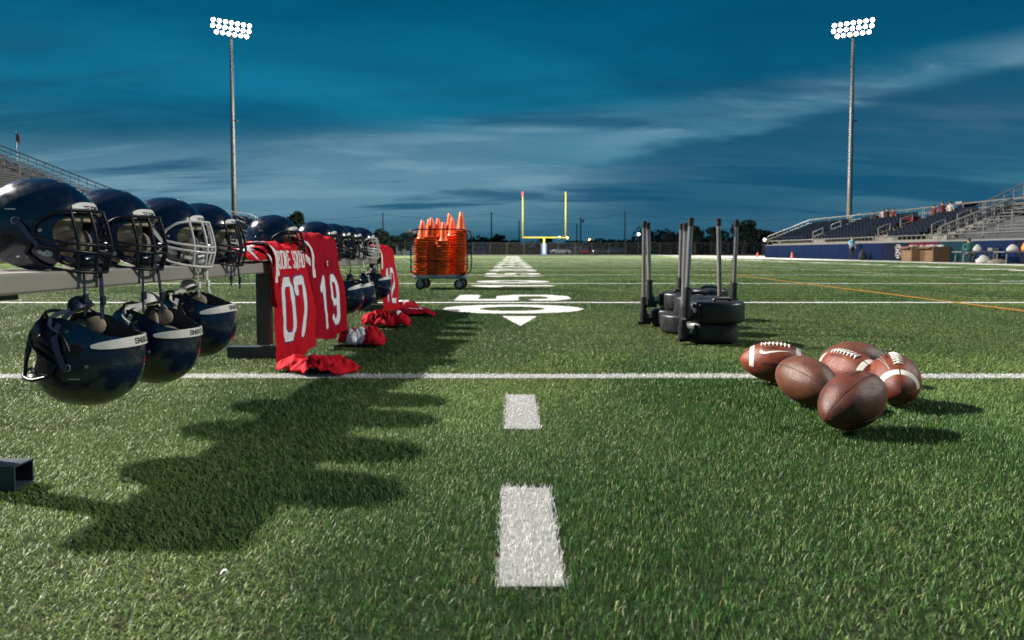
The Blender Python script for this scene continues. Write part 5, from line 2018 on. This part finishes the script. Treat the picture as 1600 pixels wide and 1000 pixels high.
# ================================================================ POLE BASES
def pole_base(label, loc, rz, lean=(0, 0), pole_h=.78, drop=0.0, r=.166, h=.128):
    """round weighted base, bracket arm, socket with an upright pole"""
    root = empty('training_pole', loc, (0, 0, rz), label=label, cat='training pole', group='black weighted bases with upright poles')
    b = MB()
    b.lathe([(r * .90, 0), (r * .97, .006), (r, .018), (r, h * .84), (r * .985, h * .93), (r * .95, h * .98), (r * .90, h), (r * .5, h + .002), (.01, h + .002)], 36)
    b.build('base', M['black_plastic'], root, smooth=True, angle=50)
    g = MB()
    g.tube([(-.06, -.045, h - .004), (-.055, -.045, h + .018), (.055, -.045, h + .018), (.06, -.045, h - .004)], .012, 8, 0, 3)
    g.build('handle', M['black_plastic'], root, smooth=True)
    a = MB()
    a.rbox((-r - .030, 0, h * .52), (.085, .050, .055), .008)
    a.rbox((-r - .004, 0, h * .55), (.022, .085, .090), .006)
    a.build('bracket', M['black_plastic'], root, smooth=True, angle=35)
    x0 = -r - .078
    s = MB()
    s.tube([(x0, 0, h * .52 - .034), (x0, 0, h * .52 + .045)], .029, 14)
    sk = s.build('socket', M['black_plastic'], root, smooth=True, angle=35)
    MB().tube([(x0 - .05, -.01, h * .52 - .040), (x0 + .05, -.01, h * .52 - .040)], .014, 8).build('pin', M['black_plastic'], sk, smooth=True, angle=35)
    z0 = h * .52 + .040
    top = Vector((x0 + lean[0], lean[1], loc[2] * 0 + pole_h - loc[2]))
    bot = Vector((x0, 0, z0 - .03))
    ax = (top - bot).normalized()
    MB().tube([bot, bot + ax * .145], .023, 14).build('sleeve', M['black_plastic'], root, smooth=True, angle=35)
    MB().tube([bot + ax * .10, top - ax * .02], .0155, 14).build('pole', M['clear_pole'], root, smooth=True, angle=35)
    MB().tube([top - ax * .05, top - ax * .004, top], [.0190, .0190, .0150], 14).build('cap', M['black_plastic'], root, smooth=True, angle=35)
    MB().box((x0 + .045, -.026, h * .62), (.022, .003, .028)).build('tag', M['label_white'], root)
    return root


def pb_at(x, d, zl, label, rz, lean, ph):
    return pole_base(label, (at(x, d).x, d, zl), R(rz), lean, ph)


LH = .131
pb_at(1111, 4.36, .004, 'lower round black base of the nearest stack, pole on its left', 32, (.018, .0), .745)
pb_at(1121, 4.30, LH + .002, 'upper round black base of the nearest stack, pole on its left', 26, (.030, .0), .775)
pb_at(1070, 4.86, .004, 'lower black base of the second stack, pole to the right behind', 170, (.02, .0), .80)
pb_at(1092, 4.78, LH + .002, 'upper black base of the second stack, pole to the right behind', 182, (-.015, .0), .79)
pb_at(1053, 5.28, .004, 'lower black base of the third stack, pole on its left', 12, (.0, .0), .80)
pb_at(1067, 5.24, LH + .002, 'upper black base of the third stack, pole on its left', -6, (-.02, .0), .79)
pb_at(1106, 5.75, LH + .002, 'farthest black base, its pole just left of the near ones', 8, (.01, .0), .80)
pb_at(1100, 5.78, .004, 'bottom black base under the farthest one', 160, (.0, .0), .30)

# ================================================================ FOOTBALLS
FL, FR = .142, .0855


def ball_r(t):
    t = max(-1, min(1, t))
    return FR * (max(0, 1 - abs(t) ** 2.05)) ** .64


def ball_pt(t, phi, off=0.0):
    """t along the axis (-1..1), phi around it (0 = laces up)"""
    r = ball_r(t) + off
    return Vector((t * FL, -r * math.sin(phi), r * math.cos(phi)))


def ball_mesh(m):
    b = MB()
    rings = []
    ts = [-1 + 2 * i / 56 for i in range(57)]
    ts = [math.copysign(1 - (1 - abs(t)) ** 1.25, t) for t in ts]
    for t in ts:
        ring = []
        for j in range(64):
            phi = 2 * math.pi * j / 64
            off = -.0011 if j % 16 == 0 else 0
            q = ball_pt(t * .999, phi, off if abs(t) < .96 else 0)
            ring.append(q)
        rings.append(ring)
    b.loft(rings)
    return b.mesh('panels', [M[m]], True)


BM = {k: ball_mesh(k) for k in ('leather', 'leather_red', 'leather_worn')}


def football(label, x, y, axis, up, leather, laces=True, stripes=False, logo=None, text=True, valve=None, z=None):
    ax = Vector(axis).normalized()
    u = Vector(up)
    u = (u - ax * u.dot(ax)).normalized()
    rot = Matrix((ax, u.cross(ax), u)).transposed()
    # rest on the turf: lowest point of the turned ball
    low = min((rot @ ball_pt(t / 20, ph * math.pi / 16)).z for t in range(-20, 21) for ph in range(32))
    root = empty('football', (x, y, -low + .016 if z is None else z), rot.to_euler(), label=label, cat='football', group='brown footballs grouped on the turf')
    link('panels', BM[leather], root)
    for k in range(4):
        m = MB()
        m.tube([ball_pt(t / 24 * .985, k * math.pi / 2, -.0004) for t in range(-24, 25)], .0011, 5)
        m.build('seam', M['seam'], root, smooth=True)
    if laces:
        m = MB()
        m.tube([ball_pt(t, .030, .0012) for t in np.linspace(-.40, .40, 16)], .0022, 6)
        m.tube([ball_pt(t, -.030, .0012) for t in np.linspace(-.40, .40, 16)], .0022, 6)
        for t in np.linspace(-.38, .38, 8):
            m.tube([ball_pt(t, -.20, .0004), ball_pt(t, -.10, .0030), ball_pt(t, 0, .0042), ball_pt(t, .10, .0030), ball_pt(t, .20, .0004)], .0032, 6)
        m.build('laces', M['lace'], root, smooth=True)
    if stripes:
        for s in (-1, 1):
            m = MB()
            n = 40
            for ph0, ph1 in ((-R(88), -R(2)), (R(2), R(88))):
                vs = []
                for i in range(n + 1):
                    ph = ph0 + (ph1 - ph0) * i / n
                    vs += [ball_pt(s * (.58 + .13 * k / 3), ph, .0005) for k in range(4)]
                m.add(vs, [(i * 4 + k, i * 4 + k + 1, (i + 1) * 4 + k + 1, (i + 1) * 4 + k) for i in range(n) for k in range(3)])
            m.build('stripe', M['ball_white'], root, smooth=True)
    if logo:
        m = MB()
        n = 30
        for grow_, mi, off in ((.005, 1, .0003), (0, 0, .0006)):
            vs = []
            for i in range(n + 1):
                q = i / n
                tt = -.42 + q * .95
                mid = .62 - .16 * q + .5 * math.exp(-((q) / .10) ** 2) * -.18 + .12 * (1 - q) ** 2
                thick = .15 * (1 - q) ** .9 * min(1, q / .06 + .35) * (1 if q > .12 else .55 + q * 3.7) + grow_ * 4
                hook = -.18 * max(0, 1 - q / .12)
                vs += [ball_pt(tt, mid - thick / 2 + hook, off), ball_pt(tt, mid + thick / 2, off)]
            m.add(vs, [(2 * i, 2 * i + 1, 2 * i + 3, 2 * i + 2) for i in range(n)], mi)
        m.build('logo', [M['ball_white'] if logo == 'white' else M['seam'], M['black_print'] if logo == 'white' else M['ball_white']], root, smooth=True)
    if text:
        m = MB()
        text_ribbons(m, 'OFFICIAL', .0066, .0075, .002, .0021, lambda u_, v_: ball_pt(-.12 + u_ / FL, .40 - v_ / FR, .0004), 2)
        m.build('lettering', M['black_print'], root)
        m = MB()
        text_ribbons(m, 'COLLEGE', .0070, .0085, .002, .0024, lambda u_, v_: ball_pt(-.12 + u_ / FL, 1.30 - v_ / FR, .0004), 2)
        m.build('lettering', M['black_print'], root)
    if valve is not None:
        q = ball_pt(valve[0], valve[1], -.001)
        nrm = (ball_pt(valve[0], valve[1], .01) - q)
        MB().lathe([(.0065, 0), (.0065, .002), (.0045, .0028), (.0035, .0016), (.001, .0014)], 14, q, 0, nrm.to_track_quat('Z', 'Y').to_matrix()).build('valve', M['clear_clip'], root, smooth=True, angle=40)
        MB().lathe([(.0026, .0027), (.0018, .0031)], 8, q, 0, nrm.to_track_quat('Z', 'Y').to_matrix()).build('valve_hole', M['hole_shade'], root)  # dark disc for the shade in the valve opening
    return root


b = at(1213, 2.92); football('red-brown laced football with white tick logo, leftmost of the group', b.x, b.y, (.93, -.36, -.02), (-.1, -.30, 1), 'leather_red', True, True, 'white')
b = at(1262, 2.50); football('plain worn football with a valve, second from the left', b.x, b.y, (.26, -.95, -.10), (.35, .55, .7), 'leather_worn', False, False, None, False, (-.42, -1.05))
b = at(1330, 2.70); football('laced football with white stripe in the middle of the group', b.x - .01, b.y - .02, (.38, -.92, -.08), (-.30, -.25, 1), 'leather_red', True, True, None)
b = at(1338, 2.93); football('plain brown football at the back of the group', b.x, b.y, (.93, -.20, 0), (0, .4, 1), 'leather_worn', False, False, None, False)
b = at(1402, 2.52); football('laced football with white stripes pointing at the camera, rightmost', b.x, b.y, (-.34, -.92, -.20), (.06, .12, 1), 'leather_red', True, True, 'dark')
b = at(1337, 2.15); football('plain dark brown football nearest the camera', b.x, b.y, (-.80, -.50, -.26), (-.12, -.60, .75), 'leather', False, False, None, True)

# ================================================================ SMALL THINGS
p = P(342, 930)
sc = MB()
sc.tube([(-.012, 0, .030), (-.006, .004, .040), (.004, 0, .042), (.012, -.004, .035)], .003, 4, 0, 4, flat=(.006, .0008))
tag(sc.build('paper_scrap', M['paper'], smooth=True, loc=(p.x, p.y, .006), scale=(.6, .6, .6)), 'tiny curled white scrap on the grass at lower left', 'scrap')
